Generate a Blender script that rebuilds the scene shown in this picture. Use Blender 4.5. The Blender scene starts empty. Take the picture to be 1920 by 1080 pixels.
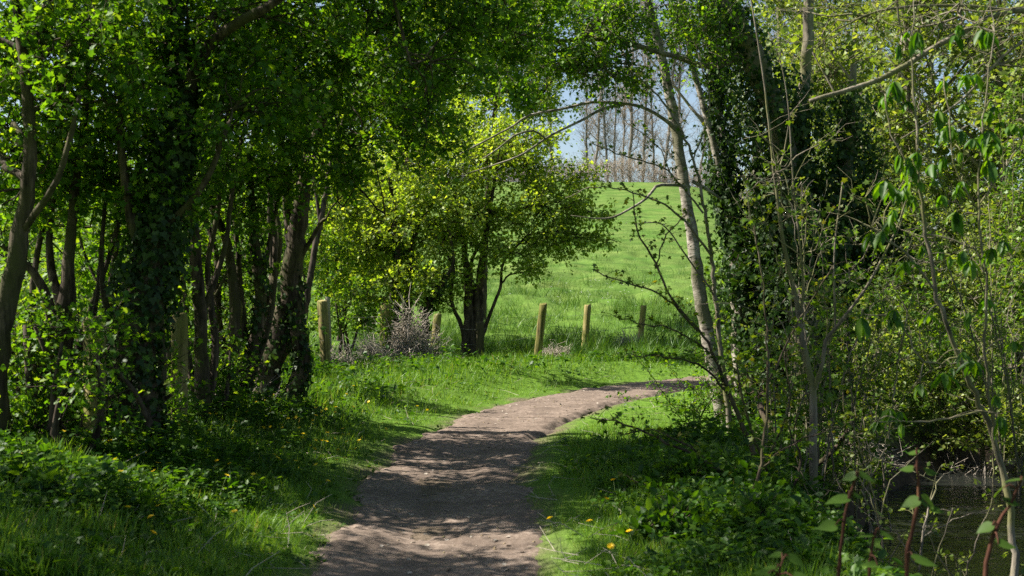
import bpy, math, random
import numpy as np
from mathutils import Vector

# ------------------------------------------------------------------ camera, world, sun
sc = bpy.context.scene
COL = sc.collection
F = 2200.0                                   # focal length in pixels of the 1920 wide photograph
CAMZ = 1.5
HOR = 556.0
cam = bpy.data.cameras.new("camera")
cam.sensor_width = 36.0
cam.lens = F / 1920.0 * 36.0
cam.shift_y = (HOR - 540.0) / 1920.0
cam.clip_end = 2000.0
camo = bpy.data.objects.new("camera", cam)
camo.location = (0, 0, CAMZ)
camo.rotation_euler = (math.pi / 2, 0, 0)
COL.objects.link(camo)
sc.camera = camo
cam.dof.use_dof = True
cam.dof.focus_distance = 19.0
cam.dof.aperture_fstop = 4.0

SUN_EL = math.radians(46)
SUN_DIR = Vector((-math.cos(math.radians(10)) * math.cos(SUN_EL),
                  math.sin(math.radians(10)) * math.cos(SUN_EL), math.sin(SUN_EL)))
world = bpy.data.worlds.new("World")
sc.world = world
world.use_nodes = True
wn = world.node_tree.nodes
wl = world.node_tree.links
bg = wn.get("Background") or wn.new("ShaderNodeBackground")
sky = wn.new("ShaderNodeTexSky")
sky.sky_type = 'NISHITA'
sky.sun_disc = False
sky.sun_elevation = SUN_EL
sky.sun_rotation = math.atan2(SUN_DIR.x, SUN_DIR.y)
sky.air_density = 1.0
sky.dust_density = 1.6
sky.ozone_density = 1.0
wl.new(sky.outputs[0], bg.inputs[0])
bg.inputs[1].default_value = 0.060
sun = bpy.data.lights.new("sun", 'SUN')
sun.energy = 5.0
sun.angle = math.radians(0.5)
sun.color = (1.0, 0.93, 0.82)
suno = bpy.data.objects.new("sun", sun)
suno.rotation_euler = (-SUN_DIR).to_track_quat('-Z', 'Y').to_euler()
suno.location = (-30, 20, 40)
COL.objects.link(suno)
sc.view_settings.view_transform = 'Standard'
sc.view_settings.look = 'None'
sc.view_settings.exposure = 1.5
sc.view_settings.gamma = 1.0
sc.render.engine = 'CYCLES'
cy = sc.cycles
cy.max_bounces = 9
cy.diffuse_bounces = 5
cy.glossy_bounces = 3
cy.transmission_bounces = 7
cy.transparent_max_bounces = 6
cy.caustics_reflective = False
cy.caustics_refractive = False
cy.use_denoising = False
cy.use_adaptive_sampling = False
cy.sample_clamp_indirect = 6.0

# ------------------------------------------------------------------ helpers
def W(px, py, d):
    return np.array([(px - 960.0) / F * d, d, CAMZ + (HOR - py) / F * d])

def ss(a, b, x):
    t = np.clip((np.asarray(x, float) - a) / (b - a), 0, 1)
    return t * t * (3 - 2 * t)

_lat = np.random.RandomState(5).rand(256, 256)
def vnoise(x, y):
    x = np.asarray(x, float); y = np.asarray(y, float)
    xi = np.floor(x).astype(int); yi = np.floor(y).astype(int)
    fx = x - xi; fy = y - yi
    fx = fx * fx * (3 - 2 * fx); fy = fy * fy * (3 - 2 * fy)
    a = _lat[xi % 256, yi % 256]; b = _lat[(xi + 1) % 256, yi % 256]
    c = _lat[xi % 256, (yi + 1) % 256]; d = _lat[(xi + 1) % 256, (yi + 1) % 256]
    return (a * (1 - fx) + b * fx) * (1 - fy) + (c * (1 - fx) + d * fx) * fy

def make_mesh(name, verts, faces, smooth=False):
    """faces: list of integer arrays, each (m, k)"""
    me = bpy.data.meshes.new(name)
    verts = np.asarray(verts, np.float32)
    faces = [np.asarray(f, np.int32) for f in faces if len(f)]
    loops = np.concatenate([f.ravel() for f in faces])
    tot = np.concatenate([np.full(len(f), f.shape[1], np.int32) for f in faces])
    start = np.concatenate([[0], np.cumsum(tot)[:-1]]).astype(np.int32)
    me.vertices.add(len(verts)); me.vertices.foreach_set("co", verts.ravel())
    me.loops.add(len(loops)); me.loops.foreach_set("vertex_index", loops)
    me.polygons.add(len(tot)); me.polygons.foreach_set("loop_start", start)
    try:
        me.polygons.foreach_set("loop_total", tot)
    except Exception:
        pass
    if smooth:
        me.polygons.foreach_set("use_smooth", np.ones(len(tot), bool))
    me.update(calc_edges=True)
    return me

class Acc:
    def __init__(self):
        self.v = []; self.f = {}; self.n = 0
    def add(self, v, faces):
        v = np.asarray(v, float)
        for f in faces:
            f = np.asarray(f, int)
            if len(f):
                self.f.setdefault(f.shape[1], []).append(f + self.n)
        self.v.append(v); self.n += len(v)
    def tube(self, pts, rad, n=6, cap=True, rough=0.0, rng=None):
        pts = np.asarray(pts, float); m = len(pts)
        rad = np.broadcast_to(np.asarray(rad, float), (m,))
        t = np.gradient(pts, axis=0)
        t /= np.linalg.norm(t, axis=1)[:, None] + 1e-9
        ref = np.array([0.31, 0.87, 0.13]) if abs(t[:, 2]).mean() > 0.6 else np.array([0.05, 0.1, 1.0])
        u = np.cross(t, ref); u /= np.linalg.norm(u, axis=1)[:, None] + 1e-9
        w = np.cross(t, u)
        a = np.arange(n) * 2 * math.pi / n
        R = rad[:, None] * np.ones((m, n))
        if rough and rng is not None:
            flute = 1 + rough * np.interp(a, np.linspace(0, 2 * math.pi, 9), np.append(q := rng.uniform(-1, 1, 8), q[0]))
            R = R * flute[None, :] * (1 + rough * .8 * rng.uniform(-1, 1, (m, n)))
        ring = pts[:, None, :] + R[..., None] * (np.cos(a)[None, :, None] * u[:, None, :] + np.sin(a)[None, :, None] * w[:, None, :])
        v = ring.reshape(-1, 3)
        i = np.arange(m - 1)[:, None] * n; j = np.arange(n)[None, :]; k = (j + 1) % n
        q4 = np.stack([i + j, i + k, i + n + k, i + n + j], -1).reshape(-1, 4)
        fs = [q4]
        if cap:
            v = np.vstack([v, pts[-1:] + t[-1:] * rad[-1] * .4]); c = m * n
            b = (m - 1) * n
            fs.append(np.stack([b + np.arange(n), b + (np.arange(n) + 1) % n, np.full(n, c)], -1))
        self.add(v, fs)
    def twigs(self, P0, P1, P2, r0, r2):
        """many thin three sided twigs at once"""
        m = len(P0)
        if not m: return
        t = P2 - P0; t = t / (np.linalg.norm(t, axis=1)[:, None] + 1e-9)
        u = np.cross(t, np.array([.37, .71, .6])); u /= np.linalg.norm(u, axis=1)[:, None] + 1e-9
        w = np.cross(t, u)
        r0 = np.broadcast_to(r0, (m,)); r2 = np.broadcast_to(r2, (m,))
        V = []
        for P, r in ((P0, r0), (P1, (r0 + r2) / 2), (P2, r2)):
            for a in (0, 2.094, 4.189):
                V.append(P + r[:, None] * (math.cos(a) * u + math.sin(a) * w))
        V = np.stack(V, 1).reshape(-1, 3)
        base = np.arange(m)[:, None] * 9
        T = np.array([[0, 1, 4, 3], [1, 2, 5, 4], [2, 0, 3, 5], [3, 4, 7, 6], [4, 5, 8, 7], [5, 3, 6, 8]])
        self.add(V, [(base[:, None, :] + T[None]).reshape(-1, 4)])
    def mesh(self, name, off=(0, 0, 0), smooth=False):
        return make_mesh(name, np.vstack(self.v) - np.asarray(off), [np.vstack(self.f[k]) for k in sorted(self.f)], smooth)

# leaf templates: (u along the leaf, v across, w out of the blade)
def _oval(w=.3, fold=.08, droop=.12):
    v = [(0, 0, 0), (.5, 0, -.02), (1, 0, -droop), (.25, w, fold), (.68, w * .85, fold * .6), (.25, -w, fold), (.68, -w * .85, fold * .6)]
    return np.array(v), [np.array([[0, 1, 4, 3], [1, 0, 5, 6]]), np.array([[1, 2, 4], [2, 1, 6]])]
TEMPL = {
    'kite': (np.array([(0, 0, 0), (.45, .36, .09), (1, 0, -.06), (.45, -.36, .09)]), [np.array([[0, 2, 1], [0, 3, 2]])]),
    'oval': _oval(),
    'hawthorn': (np.array([(0, 0, 0), (.35, .16, .03), (.48, .5, .1), (.66, .24, .05), (.86, .3, .04), (1, 0, -.05), (.86, -.3, .04), (.66, -.24, .05), (.48, -.5, .1), (.35, -.16, .03)]),
                 [np.array([[0, 3, 1], [1, 3, 2], [0, 5, 3], [3, 5, 4], [0, 7, 5], [7, 6, 5], [0, 9, 7], [9, 8, 7]])]),
    'ivy': (np.array([(0, 0, 0), (-.12, .3, .0), (.22, .52, -.06), (.48, .26, .03), (1, 0, -.08), (.48, -.26, .03), (.22, -.52, -.06), (-.12, -.3, 0)]),
            [np.array([[0, 3, 2], [0, 2, 1], [0, 4, 3], [0, 5, 4], [0, 6, 5], [0, 7, 6]])]),
    'maple': (np.array([(0, 0, 0), (-.1, .34, -.04), (.2, .3, .02), (.42, .62, -.1), (.52, .24, .03), (1, 0, -.14), (.52, -.24, .03), (.42, -.62, -.1), (.2, -.3, .02), (-.1, -.34, -.04)]),
              [np.array([[0, 2, 1], [0, 4, 2], [2, 4, 3], [0, 5, 4], [0, 6, 5], [0, 8, 6], [6, 8, 7], [0, 9, 8]])]),
    'blade': (np.array([(0, .035, 0), (0, -.035, 0), (.55, .028, .05), (.55, -.028, .05), (1, 0, .22)]), [np.array([[0, 1, 3, 2]]), np.array([[2, 3, 4]])]),
}
def leaves(acc, P, D, N, S, shape='kite', wid=1.0):
    v, fs = TEMPL[shape]
    D = D / (np.linalg.norm(D, axis=1)[:, None] + 1e-9)
    B = np.cross(N, D); B /= np.linalg.norm(B, axis=1)[:, None] + 1e-9
    N = np.cross(D, B)
    S = np.broadcast_to(S, (len(P),))[:, None, None]
    wid = np.broadcast_to(wid, (len(P),))[:, None, None]
    V = P[:, None, :] + S * (v[None, :, 0:1] * D[:, None, :] + wid * v[None, :, 1:2] * B[:, None, :] + v[None, :, 2:3] * N[:, None, :])
    base = np.arange(len(P))[:, None, None] * len(v)
    acc.add(V.reshape(-1, 3), [(base + f[None]).reshape(-1, f.shape[1]) for f in fs])

def link(name, me, mat, parent=None, loc=None):
    o = bpy.data.objects.new(name, me)
    if mat is not None and not me.materials:
        me.materials.append(mat)
    COL.objects.link(o)
    if parent is not None: o.parent = parent
    if loc is not None: o.location = loc
    return o
def thing(name, label, cat, loc, group=None):
    o = bpy.data.objects.new(name, None)
    o.empty_display_size = .2
    COL.objects.link(o); o.location = tuple(float(c) for c in loc)
    o["label"] = label; o["category"] = cat
    if group: o["group"] = group
    return o
def tag(o, label=None, cat=None, group=None, kind=None):
    if label: o["label"] = label
    if cat: o["category"] = cat
    if group: o["group"] = group
    if kind: o["kind"] = kind
    return o

# ------------------------------------------------------------------ materials
def new_mat(name):
    m = bpy.data.materials.new(name); m.use_nodes = True
    nt = m.node_tree; nt.nodes.clear()
    out = nt.nodes.new("ShaderNodeOutputMaterial")
    return m, nt, out
def ramp(nt, fac, stops):
    r = nt.nodes.new("ShaderNodeValToRGB")
    els = r.color_ramp.elements
    while len(els) < len(stops): els.new(.5)
    for e, (p, c) in zip(els, stops):
        e.position = p; e.color = (*c, 1)
    nt.links.new(fac, r.inputs[0])
    return r.outputs[0]
def noise(nt, scale, detail=4, rough=.6, vec=None):
    n = nt.nodes.new("ShaderNodeTexNoise")
    n.inputs["Scale"].default_value = scale; n.inputs["Detail"].default_value = detail
    n.inputs["Roughness"].default_value = rough
    if vec is not None: nt.links.new(vec, n.inputs["Vector"])
    return n.outputs[0]
def mixc(nt, fac, a, b):
    m = nt.nodes.new("ShaderNodeMix"); m.data_type = 'RGBA'
    for s, v in ((m.inputs[0], fac), (m.inputs[6], a), (m.inputs[7], b)):
        if hasattr(v, "links"): nt.links.new(v, s)
        elif isinstance(v, tuple): s.default_value = (*v, 1)
        else: s.default_value = v
    return m.outputs[2]
def obj_coord(nt, scale=(1, 1, 1)):
    g = nt.nodes.new("ShaderNodeNewGeometry")
    mp = nt.nodes.new("ShaderNodeMapping"); mp.inputs["Scale"].default_value = scale
    nt.links.new(g.outputs["Position"], mp.inputs[0])
    return mp.outputs[0]
def bump(nt, h, strength, dist):
    b = nt.nodes.new("ShaderNodeBump"); b.inputs["Strength"].default_value = strength
    b.inputs["Distance"].default_value = dist
    nt.links.new(h, b.inputs["Height"]); return b.outputs[0]

def leaf_mat(name, stops, trans=.45, tint=(1.9, 1.75, .55), gloss=.025, rough=.5):
    m, nt, out = new_mat(name)
    geo = nt.nodes.new("ShaderNodeNewGeometry")
    col = ramp(nt, geo.outputs["Random Per Island"], stops)
    d = nt.nodes.new("ShaderNodeBsdfDiffuse"); nt.links.new(col, d.inputs[0])
    t = nt.nodes.new("ShaderNodeBsdfTranslucent")
    mul = nt.nodes.new("ShaderNodeMix"); mul.data_type = 'RGBA'; mul.blend_type = 'MULTIPLY'; mul.inputs[0].default_value = 1
    nt.links.new(col, mul.inputs[6]); mul.inputs[7].default_value = (*tint, 1)
    nt.links.new(mul.outputs[2], t.inputs[0])
    mx = nt.nodes.new("ShaderNodeMixShader"); mx.inputs[0].default_value = trans
    nt.links.new(d.outputs[0], mx.inputs[1]); nt.links.new(t.outputs[0], mx.inputs[2])
    g = nt.nodes.new("ShaderNodeBsdfGlossy"); g.inputs["Roughness"].default_value = rough
    g.inputs[0].default_value = (.9, .95, .9, 1)
    m2 = nt.nodes.new("ShaderNodeMixShader"); m2.inputs[0].default_value = gloss
    nt.links.new(mx.outputs[0], m2.inputs[1]); nt.links.new(g.outputs[0], m2.inputs[2])
    nt.links.new(m2.outputs[0], out.inputs[0])
    return m
def bark_mat(name, stops, scale=14, stretch=.22, moss=None, rough=.9, bstr=.7):
    m, nt, out = new_mat(name)
    vec = obj_coord(nt, (1, 1, stretch))
    n1 = noise(nt, scale, 6, .65, vec)
    col = ramp(nt, n1, stops)
    if moss:
        n2 = noise(nt, 2.2, 4, .6, obj_coord(nt))
        f = ramp(nt, n2, [(.45, (0, 0, 0)), (.62, (1, 1, 1))])
        col = mixc(nt, f, col, moss)
    p = nt.nodes.new("ShaderNodeBsdfPrincipled")
    nt.links.new(col, p.inputs["Base Color"]); p.inputs["Roughness"].default_value = rough
    p.inputs["Specular IOR Level"].default_value = .2
    nt.links.new(bump(nt, n1, bstr, .02), p.inputs["Normal"])
    nt.links.new(p.outputs[0], out.inputs[0])
    return m
def plain_mat(name, c, rough=.7, spec=.3):
    m, nt, out = new_mat(name)
    p = nt.nodes.new("ShaderNodeBsdfPrincipled")
    n = noise(nt, 30, 3, .6, obj_coord(nt))
    col = mixc(nt, n, tuple(x * .7 for x in c), tuple(min(1, x * 1.25) for x in c))
    nt.links.new(col, p.inputs["Base Color"]); p.inputs["Roughness"].default_value = rough
    p.inputs["Specular IOR Level"].default_value = spec
    nt.links.new(p.outputs[0], out.inputs[0])
    return m

M = {}
M['leaf_dark'] = leaf_mat('leaf_dark', [(0, (.032, .085, .006)), (.5, (.062, .150, .010)), (.85, (.125, .235, .016)), (1, (.20, .29, .022))], .54, (1.85, 1.75, .4), .02)
M['leaf_haw'] = leaf_mat('leaf_haw', [(0, (.12, .20, .016)), (.55, (.23, .33, .030)), (1, (.36, .41, .07))], .58, (1.5, 1.5, .5))
M['leaf_olive'] = leaf_mat('leaf_olive', [(0, (.06, .11, .016)), (.5, (.14, .20, .03)), (.9, (.22, .27, .05)), (1, (.27, .29, .07))], .5, (1.5, 1.5, .5))
M['leaf_field'] = leaf_mat('leaf_field', [(0, (.06, .14, .01)), (.6, (.11, .21, .016)), (1, (.19, .27, .03))], .5, (1.5, 1.5, .45))
M['ivy'] = leaf_mat('ivy', [(0, (.008, .024, .005)), (.6, (.020, .050, .008)), (1, (.055, .10, .018))], .28, (1.8, 1.8, .5), .018, .5)
M['chestnut'] = leaf_mat('chestnut', [(0, (.028, .085, .006)), (.6, (.06, .15, .008)), (1, (.12, .22, .012))], .55, (2.0, 1.9, .35), .02)
M['maple'] = leaf_mat('maple', [(0, (.04, .09, .008)), (.7, (.08, .14, .012)), (1, (.12, .12, .02))], .45, (1.9, 1.8, .4), .02)
M['knotweed'] = leaf_mat('knotweed', [(0, (.035, .085, .012)), (1, (.065, .115, .018))], .45, (1.8, 1.7, .5), .01)
M['herb'] = leaf_mat('herb', [(0, (.018, .058, .005)), (.6, (.040, .105, .009)), (1, (.10, .185, .014))], .45, (1.9, 1.8, .4), .02)
M['grass'] = leaf_mat('grass', [(0, (.06, .15, .010)), (.6, (.11, .22, .015)), (.93, (.16, .27, .024)), (1, (.28, .26, .09))], .4, (1.6, 1.5, .6), .03)
M['fgrass'] = leaf_mat('fgrass', [(0, (.045, .125, .014)), (.6, (.075, .17, .020)), (1, (.13, .20, .04))], .35, (1.5, 1.4, .6), .03)
M['bark'] = bark_mat('bark', [(.36, (.012, .009, .006)), (.5, (.055, .042, .030)), (.66, (.14, .105, .075))], 20, .16, moss=(.06, .058, .024), bstr=1.0)
M['bark_haw'] = bark_mat('bark_haw', [(.36, (.014, .010, .007)), (.5, (.055, .042, .030)), (.7, (.13, .10, .075))])
M['bark_birch'] = bark_mat('bark_birch', [(.34, (.03, .026, .022)), (.43, (.16, .142, .12)), (.55, (.30, .27, .23)), (.75, (.46, .43, .38))], 10, 2.2, moss=(.13, .125, .08), bstr=.6)
M['bark_lichen'] = bark_mat('bark_lichen', [(.35, (.11, .09, .055)), (.5, (.27, .21, .10)), (.65, (.42, .32, .11))], 12, .6)
M['bark_grey'] = bark_mat('bark_grey', [(.3, (.05, .045, .035)), (.5, (.15, .13, .10)), (.7, (.28, .25, .2))], moss=(.14, .14, .06))
M['bark_ridge'] = bark_mat('bark_ridge', [(.3, (.11, .10, .085)), (.6, (.22, .20, .175))], 3, .3)
M['twig_ridge'] = bark_mat('twig_ridge', [(.3, (.20, .165, .13)), (.6, (.33, .28, .225))], 3, 1)
M['dead'] = bark_mat('dead', [(.3, (.20, .175, .14)), (.6, (.42, .37, .31)), (.8, (.56, .51, .44))], 20, 1)
M['post'] = bark_mat('post', [(.34, (.05, .042, .018)), (.5, (.22, .18, .07)), (.66, (.36, .31, .15))], 22, .07, moss=(.17, .17, .045), bstr=.9)
M['post_shade'] = bark_mat('post_shade', [(.3, (.03, .025, .014)), (.6, (.075, .065, .035))], 16, .12, bstr=.5)  # post wood with the shade of the hawthorn put into its colour
M['post_grey'] = bark_mat('post_grey', [(.3, (.14, .12, .08)), (.5, (.28, .25, .17)), (.7, (.40, .37, .28))], 16, .12, bstr=.5)
M['red_stem'] = bark_mat('red_stem', [(.3, (.03, .012, .008)), (.6, (.075, .030, .018)), (.8, (.13, .07, .03))], 25, .5, bstr=.2)
M['wire'] = plain_mat('wire', (.25, .24, .23), .5)
M['tussock_shade'] = leaf_mat('tussock_shade', [(0, (.03, .085, .010)), (.6, (.055, .13, .014)), (1, (.10, .16, .03))], .35, (1.5, 1.4, .5), .02)  # darkened green stands in for the shaded sides of field hummocks
M['yellow'] = leaf_mat('yellow', [(0, (.75, .50, .01)), (1, (.85, .62, .02))], .25, (1, 1, 1), .03)
M['white'] = leaf_mat('white', [(0, (.8, .8, .76)), (1, (.85, .84, .82))], .2, (1, 1, 1), .03)
M['stem'] = leaf_mat('stem', [(0, (.07, .13, .02)), (1, (.1, .16, .03))], .2, (1.2, 1.2, .6), .03)
M['stone'] = bark_mat('stone', [(.3, (.10, .075, .05)), (.5, (.24, .18, .11)), (.7, (.36, .28, .17))], 9, 1, moss=(.12, .12, .05))

# ------------------------------------------------------------------ terrain functions
PATH = np.array([(-.30, -6), (-.40, 2), (-.44, 6.3), (-.53, 8.2), (-.58, 10.2), (-.46, 12), (-.18, 13.5), (.12, 14.7), (.58, 16.2), (1.15, 17.5), (2.0, 19), (3.0, 20.4), (4.3, 21.6), (6.2, 22.8), (9, 24.2), (14, 26), (24, 29)])
STREAM = np.array([(4.6, -8), (4.1, 2), (4.15, 8), (4.6, 10.5), (5.6, 13), (7.2, 15.2), (10.5, 17.6), (16, 20), (30, 24)])
def sdist(poly, x, y):
    x = np.asarray(x, float); y = np.asarray(y, float)
    best = np.full(x.shape, 1e9); sgn = np.zeros(x.shape); par = np.zeros(x.shape)
    acc = 0
    for (ax, ay), (bx, by) in zip(poly[:-1], poly[1:]):
        dx, dy = bx - ax, by - ay; L = math.hypot(dx, dy)
        t = np.clip(((x - ax) * dx + (y - ay) * dy) / (L * L), 0, 1)
        d = np.hypot(x - ax - t * dx, y - ay - t * dy)
        s = np.sign(dx * (y - ay) - dy * (x - ax))
        m = d < best
        best = np.where(m, d, best); sgn = np.where(m, s, sgn); par = np.where(m, acc + t * L, par)
        acc += L
    return best, sgn, par
def path_halfwidth(par):
    return .70 + .10 * (vnoise(par * .7, par * 0 + 3.3) - .5)
def ground(x, y, sink=True):
    x = np.asarray(x, float); y = np.asarray(y, float)
    d, s, par = sdist(PATH, x, y)
    left = np.where(s > 0, d, -d)
    z = .24 * ss(.7, 2.6, left) - .12 * ss(22, 25, y) * ss(.7, 2.6, left)
    h = 11.6 * np.clip((y - 31) / 70, 0, 1) ** 1.28
    h = h - .35 * np.clip(y - 101, 0, 60) ** .8 * .3
    h = h * (1 - .85 * ss(0, 26, x - (4.5 + .115 * (y - 30))))
    z = z + np.where(y > 31, h, 0)
    ds, s2, _ = sdist(STREAM, x, y)
    z = z - 1.30 * (1 - ss(.9, 2.5, ds)) + .55 * ss(1.5, 4.5, np.where(s2 < 0, ds, 0)) * (1 - ss(25, 40, y))
    z = z + .10 * (vnoise(x * .9, y * .9) - .5) * ss(.7, 1.6, d) * (1 - .0 * y)
    z = z + (.22 * (vnoise(x * 1.1 + 9, y * .8) - .5) + .14 * (vnoise(x * 2.3 + 3, y * 2.1) - .5)) * ss(28, 34, y) * (1 - .6 * ss(45, 70, y))
    z = z + 1.2 * (vnoise(x * .05 + 3, y * .05) - .5) * ss(40, 80, y)
    z = z + .035 * (vnoise(x * 4, y * 4) - .5) * ss(.6, .9, d)
    if sink:
        z = z - (.09 - .03 * ss(10, 15, y)) * (1 - ss(.45, .90, d))
    return z
def gz(x, y):
    return float(ground(np.array([x]), np.array([y]))[0])

# ------------------------------------------------------------------ ground sheet
def axis(parts):
    out = [parts[0][0]]
    for a, b, st in parts:
        n = max(1, int(round((b - a) / st)))
        out += list(np.linspace(a, b, n + 1)[1:])
    return np.array(out)
gx = axis([(-700, -120, 40), (-120, -30, 4), (-30, -8, .6), (-8, 9, .11), (9, 30, .6), (30, 120, 4), (120, 700, 40)])
gy = axis([(-200, -20, 20), (-20, 4, 1), (4, 27, .13), (27, 60, .35), (60, 130, 1.2), (130, 300, 10), (300, 1500, 100)])
X, Y = np.meshgrid(gx, gy)
Z = ground(X, Y)
nx, ny = len(gx), len(gy)
ii = (np.arange(ny - 1)[:, None] * nx + np.arange(nx - 1)[None, :]).ravel()
gq = np.stack([ii, ii + 1, ii + nx + 1, ii + nx], -1)
me = make_mesh("ground", np.stack([X, Y, Z], -1).reshape(-1, 3), [gq], True)
gd = sdist(PATH, X, Y)[0]
bare = (1 - ss(.45, .95, gd + .35 * (vnoise(X * 2.1, Y * 2.1) - .5) + .25 * (vnoise(X * 6, Y * 6) - .5))) * (Y > 2)
at = me.attributes.new("bare", 'FLOAT', 'POINT'); at.data.foreach_set("value", bare.astype(np.float32).ravel())
m, nt, out = new_mat('turf')
pos = obj_coord(nt)
n1 = noise(nt, 9, 6, .7, pos); n2 = noise(nt, .6, 4, .6, pos)
green = ramp(nt, n1, [(.3, (.040, .085, .010)), (.5, (.085, .165, .018)), (.72, (.135, .225, .03))])
n4 = noise(nt, 1.1, 5, .65, obj_coord(nt, (.3, 1.1, 1)))
far = mixc(nt, ramp(nt, n4, [(.38, (0, 0, 0)), (.62, (1, 1, 1))]), ramp(nt, n2, [(.35, (.035, .085, .014)), (.65, (.08, .12, .03))]), ramp(nt, n2, [(.35, (.085, .17, .03)), (.65, (.15, .20, .055))]))
sep = nt.nodes.new("ShaderNodeSeparateXYZ"); nt.links.new(pos, sep.inputs[0])
mr = nt.nodes.new("ShaderNodeMapRange"); nt.links.new(sep.outputs[1], mr.inputs[0])
mr.inputs[1].default_value = 26; mr.inputs[2].default_value = 48
g2 = mixc(nt, .75, green, far)
green = mixc(nt, mr.outputs[0], green, g2)
soil = ramp(nt, n1, [(.3, (.030, .022, .015)), (.7, (.10, .075, .05))])
mz = nt.nodes.new("ShaderNodeMapRange"); nt.links.new(sep.outputs[2], mz.inputs[0])
mz.inputs[1].default_value = -.12; mz.inputs[2].default_value = -.5
col = mixc(nt, mz.outputs[0], green, soil)
an = nt.nodes.new("ShaderNodeAttribute"); an.attribute_name = "bare"
col = mixc(nt, an.outputs["Fac"], col, ramp(nt, noise(nt, 22, 8, .7, pos), [(.3, (.07, .055, .038)), (.6, (.16, .125, .092))]))
p = nt.nodes.new("ShaderNodeBsdfPrincipled"); nt.links.new(col, p.inputs["Base Color"])
p.inputs["Roughness"].default_value = 1; p.inputs["Specular IOR Level"].default_value = .1
nt.links.new(bump(nt, n1, .8, .06), p.inputs["Normal"]); nt.links.new(p.outputs[0], out.inputs[0])
tag(link("ground", me, m), kind="structure")

# ------------------------------------------------------------------ footpath
def resample(poly, step):
    poly = np.asarray(poly, float)
    # Catmull-Rom
    P = np.vstack([2 * poly[0] - poly[1], poly, 2 * poly[-1] - poly[-2]])
    out = []
    for i in range(1, len(P) - 2):
        L = np.linalg.norm(P[i + 1, :3] - P[i, :3])
        n = max(1, int(math.ceil(L / step)))
        t = (np.arange(n) / n)[:, None]
        a, b, c, d = P[i - 1], P[i], P[i + 1], P[i + 2]
        out.append(.5 * (2 * b + (c - a) * t + (2 * a - 5 * b + 4 * c - d) * t ** 2 + (3 * b - a - 3 * c + d) * t ** 3))
    return np.vstack(out + [poly[-1:]])
pc = resample(PATH, .045)
pc = pc[pc[:, 1] > 3.5]
pc = pc[pc[:, 0] < 12]
tg = np.gradient(pc, axis=0); tg /= np.linalg.norm(tg, axis=1)[:, None]
nrm = np.stack([-tg[:, 1], tg[:, 0]], -1)
uu = np.linspace(-.98, .98, 88)
PX = pc[:, None, 0] + uu[None, :] * nrm[:, None, 0]
PY = pc[:, None, 1] + uu[None, :] * nrm[:, None, 1]
ragged = .26 * (vnoise(PX * 1.1, PY * 1.1) - .5) + .16 * (vnoise(PX * 4.3, PY * 4.3) - .5) + .10 * (vnoise(PX * 13, PY * 13) - .5)
edge = ss(.55, .95, np.abs(uu)[None, :] + ragged)
rut = -(.034 - .03 * ss(11, 15, PY)) * np.exp(-((uu[None, :] + .05 + .12 * np.sin(PY * .5)) / .32) ** 2)
PZ = ground(PX, PY, False) * 1.0 + rut + (.035 - .025 * ss(12, 16, PY)) * (vnoise(PX * 1.7 + 5, PY * 1.7) - .5) + (.020 - .012 * ss(12, 16, PY)) * (vnoise(PX * 5, PY * 5) - .5) + .010 * (vnoise(PX * 16, PY * 16) - .5) + .005 * (vnoise(PX * 40, PY * 40) - .5) - .05 * (1 - ss(.5, 1.0, np.abs(uu)))[None, :] * (1 - 1.4 * ss(10, 15, PY)) - .14 * edge
n_, m_ = PX.shape
ii = (np.arange(n_ - 1)[:, None] * m_ + np.arange(m_ - 1)[None, :]).ravel()
me = make_mesh("path", np.stack([PX, PY, PZ], -1).reshape(-1, 3), [np.stack([ii, ii + m_, ii + m_ + 1, ii + 1], -1)], True)
m, nt, out = new_mat('dirt')
pos = obj_coord(nt)
n1 = noise(nt, 22, 8, .7, pos); n2 = noise(nt, 2.1, 4, .6, pos); n3 = noise(nt, 140, 3, .6, pos)
c1 = ramp(nt, n1, [(.32, (.075, .056, .044)), (.50, (.165, .126, .100)), (.70, (.29, .232, .19))])
c2 = mixc(nt, ramp(nt, n2, [(.4, (0, 0, 0)), (.62, (.75, .75, .75))]), c1, (.10, .076, .060))
c3 = mixc(nt, ramp(nt, n3, [(.63, (0, 0, 0)), (.69, (1, 1, 1))]), c2, (.36, .31, .27))
p = nt.nodes.new("ShaderNodeBsdfPrincipled"); nt.links.new(c3, p.inputs["Base Color"])
p.inputs["Roughness"].default_value = .95; p.inputs["Specular IOR Level"].default_value = .15
nt.links.new(bump(nt, n1, .45, .02), p.inputs["Normal"]); nt.links.new(p.outputs[0], out.inputs[0])
tag(link("path", me, m), kind="structure")
M['dirt'] = m

# ------------------------------------------------------------------ stream water
sp = resample(STREAM, .4)
tg = np.gradient(sp, axis=0); tg /= np.linalg.norm(tg, axis=1)[:, None]
nrm = np.stack([-tg[:, 1], tg[:, 0]], -1)
us = np.linspace(-2.1, 2.1, 9)
V = np.stack([sp[:, None, 0] + us * nrm[:, None, 0], sp[:, None, 1] + us * nrm[:, None, 1], np.full((len(sp), 9), -.86)], -1)
ii = (np.arange(len(sp) - 1)[:, None] * 9 + np.arange(8)[None, :]).ravel()
me = make_mesh("water", V.reshape(-1, 3), [np.stack([ii, ii + 9, ii + 10, ii + 1], -1)], True)
m, nt, out = new_mat('water')
pos = obj_coord(nt, (1, 1, 1))
p = nt.nodes.new("ShaderNodeBsdfPrincipled")
p.inputs["Base Color"].default_value = (.016, .018, .016, 1); p.inputs["Roughness"].default_value = .04
p.inputs["IOR"].default_value = 1.33; p.inputs["Specular IOR Level"].default_value = .9
nt.links.new(bump(nt, noise(nt, 3.2, 4, .55, obj_coord(nt, (.8, 1.3, 1))), .35, .08), p.inputs["Normal"])
nt.links.new(p.outputs[0], out.inputs[0])
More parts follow.
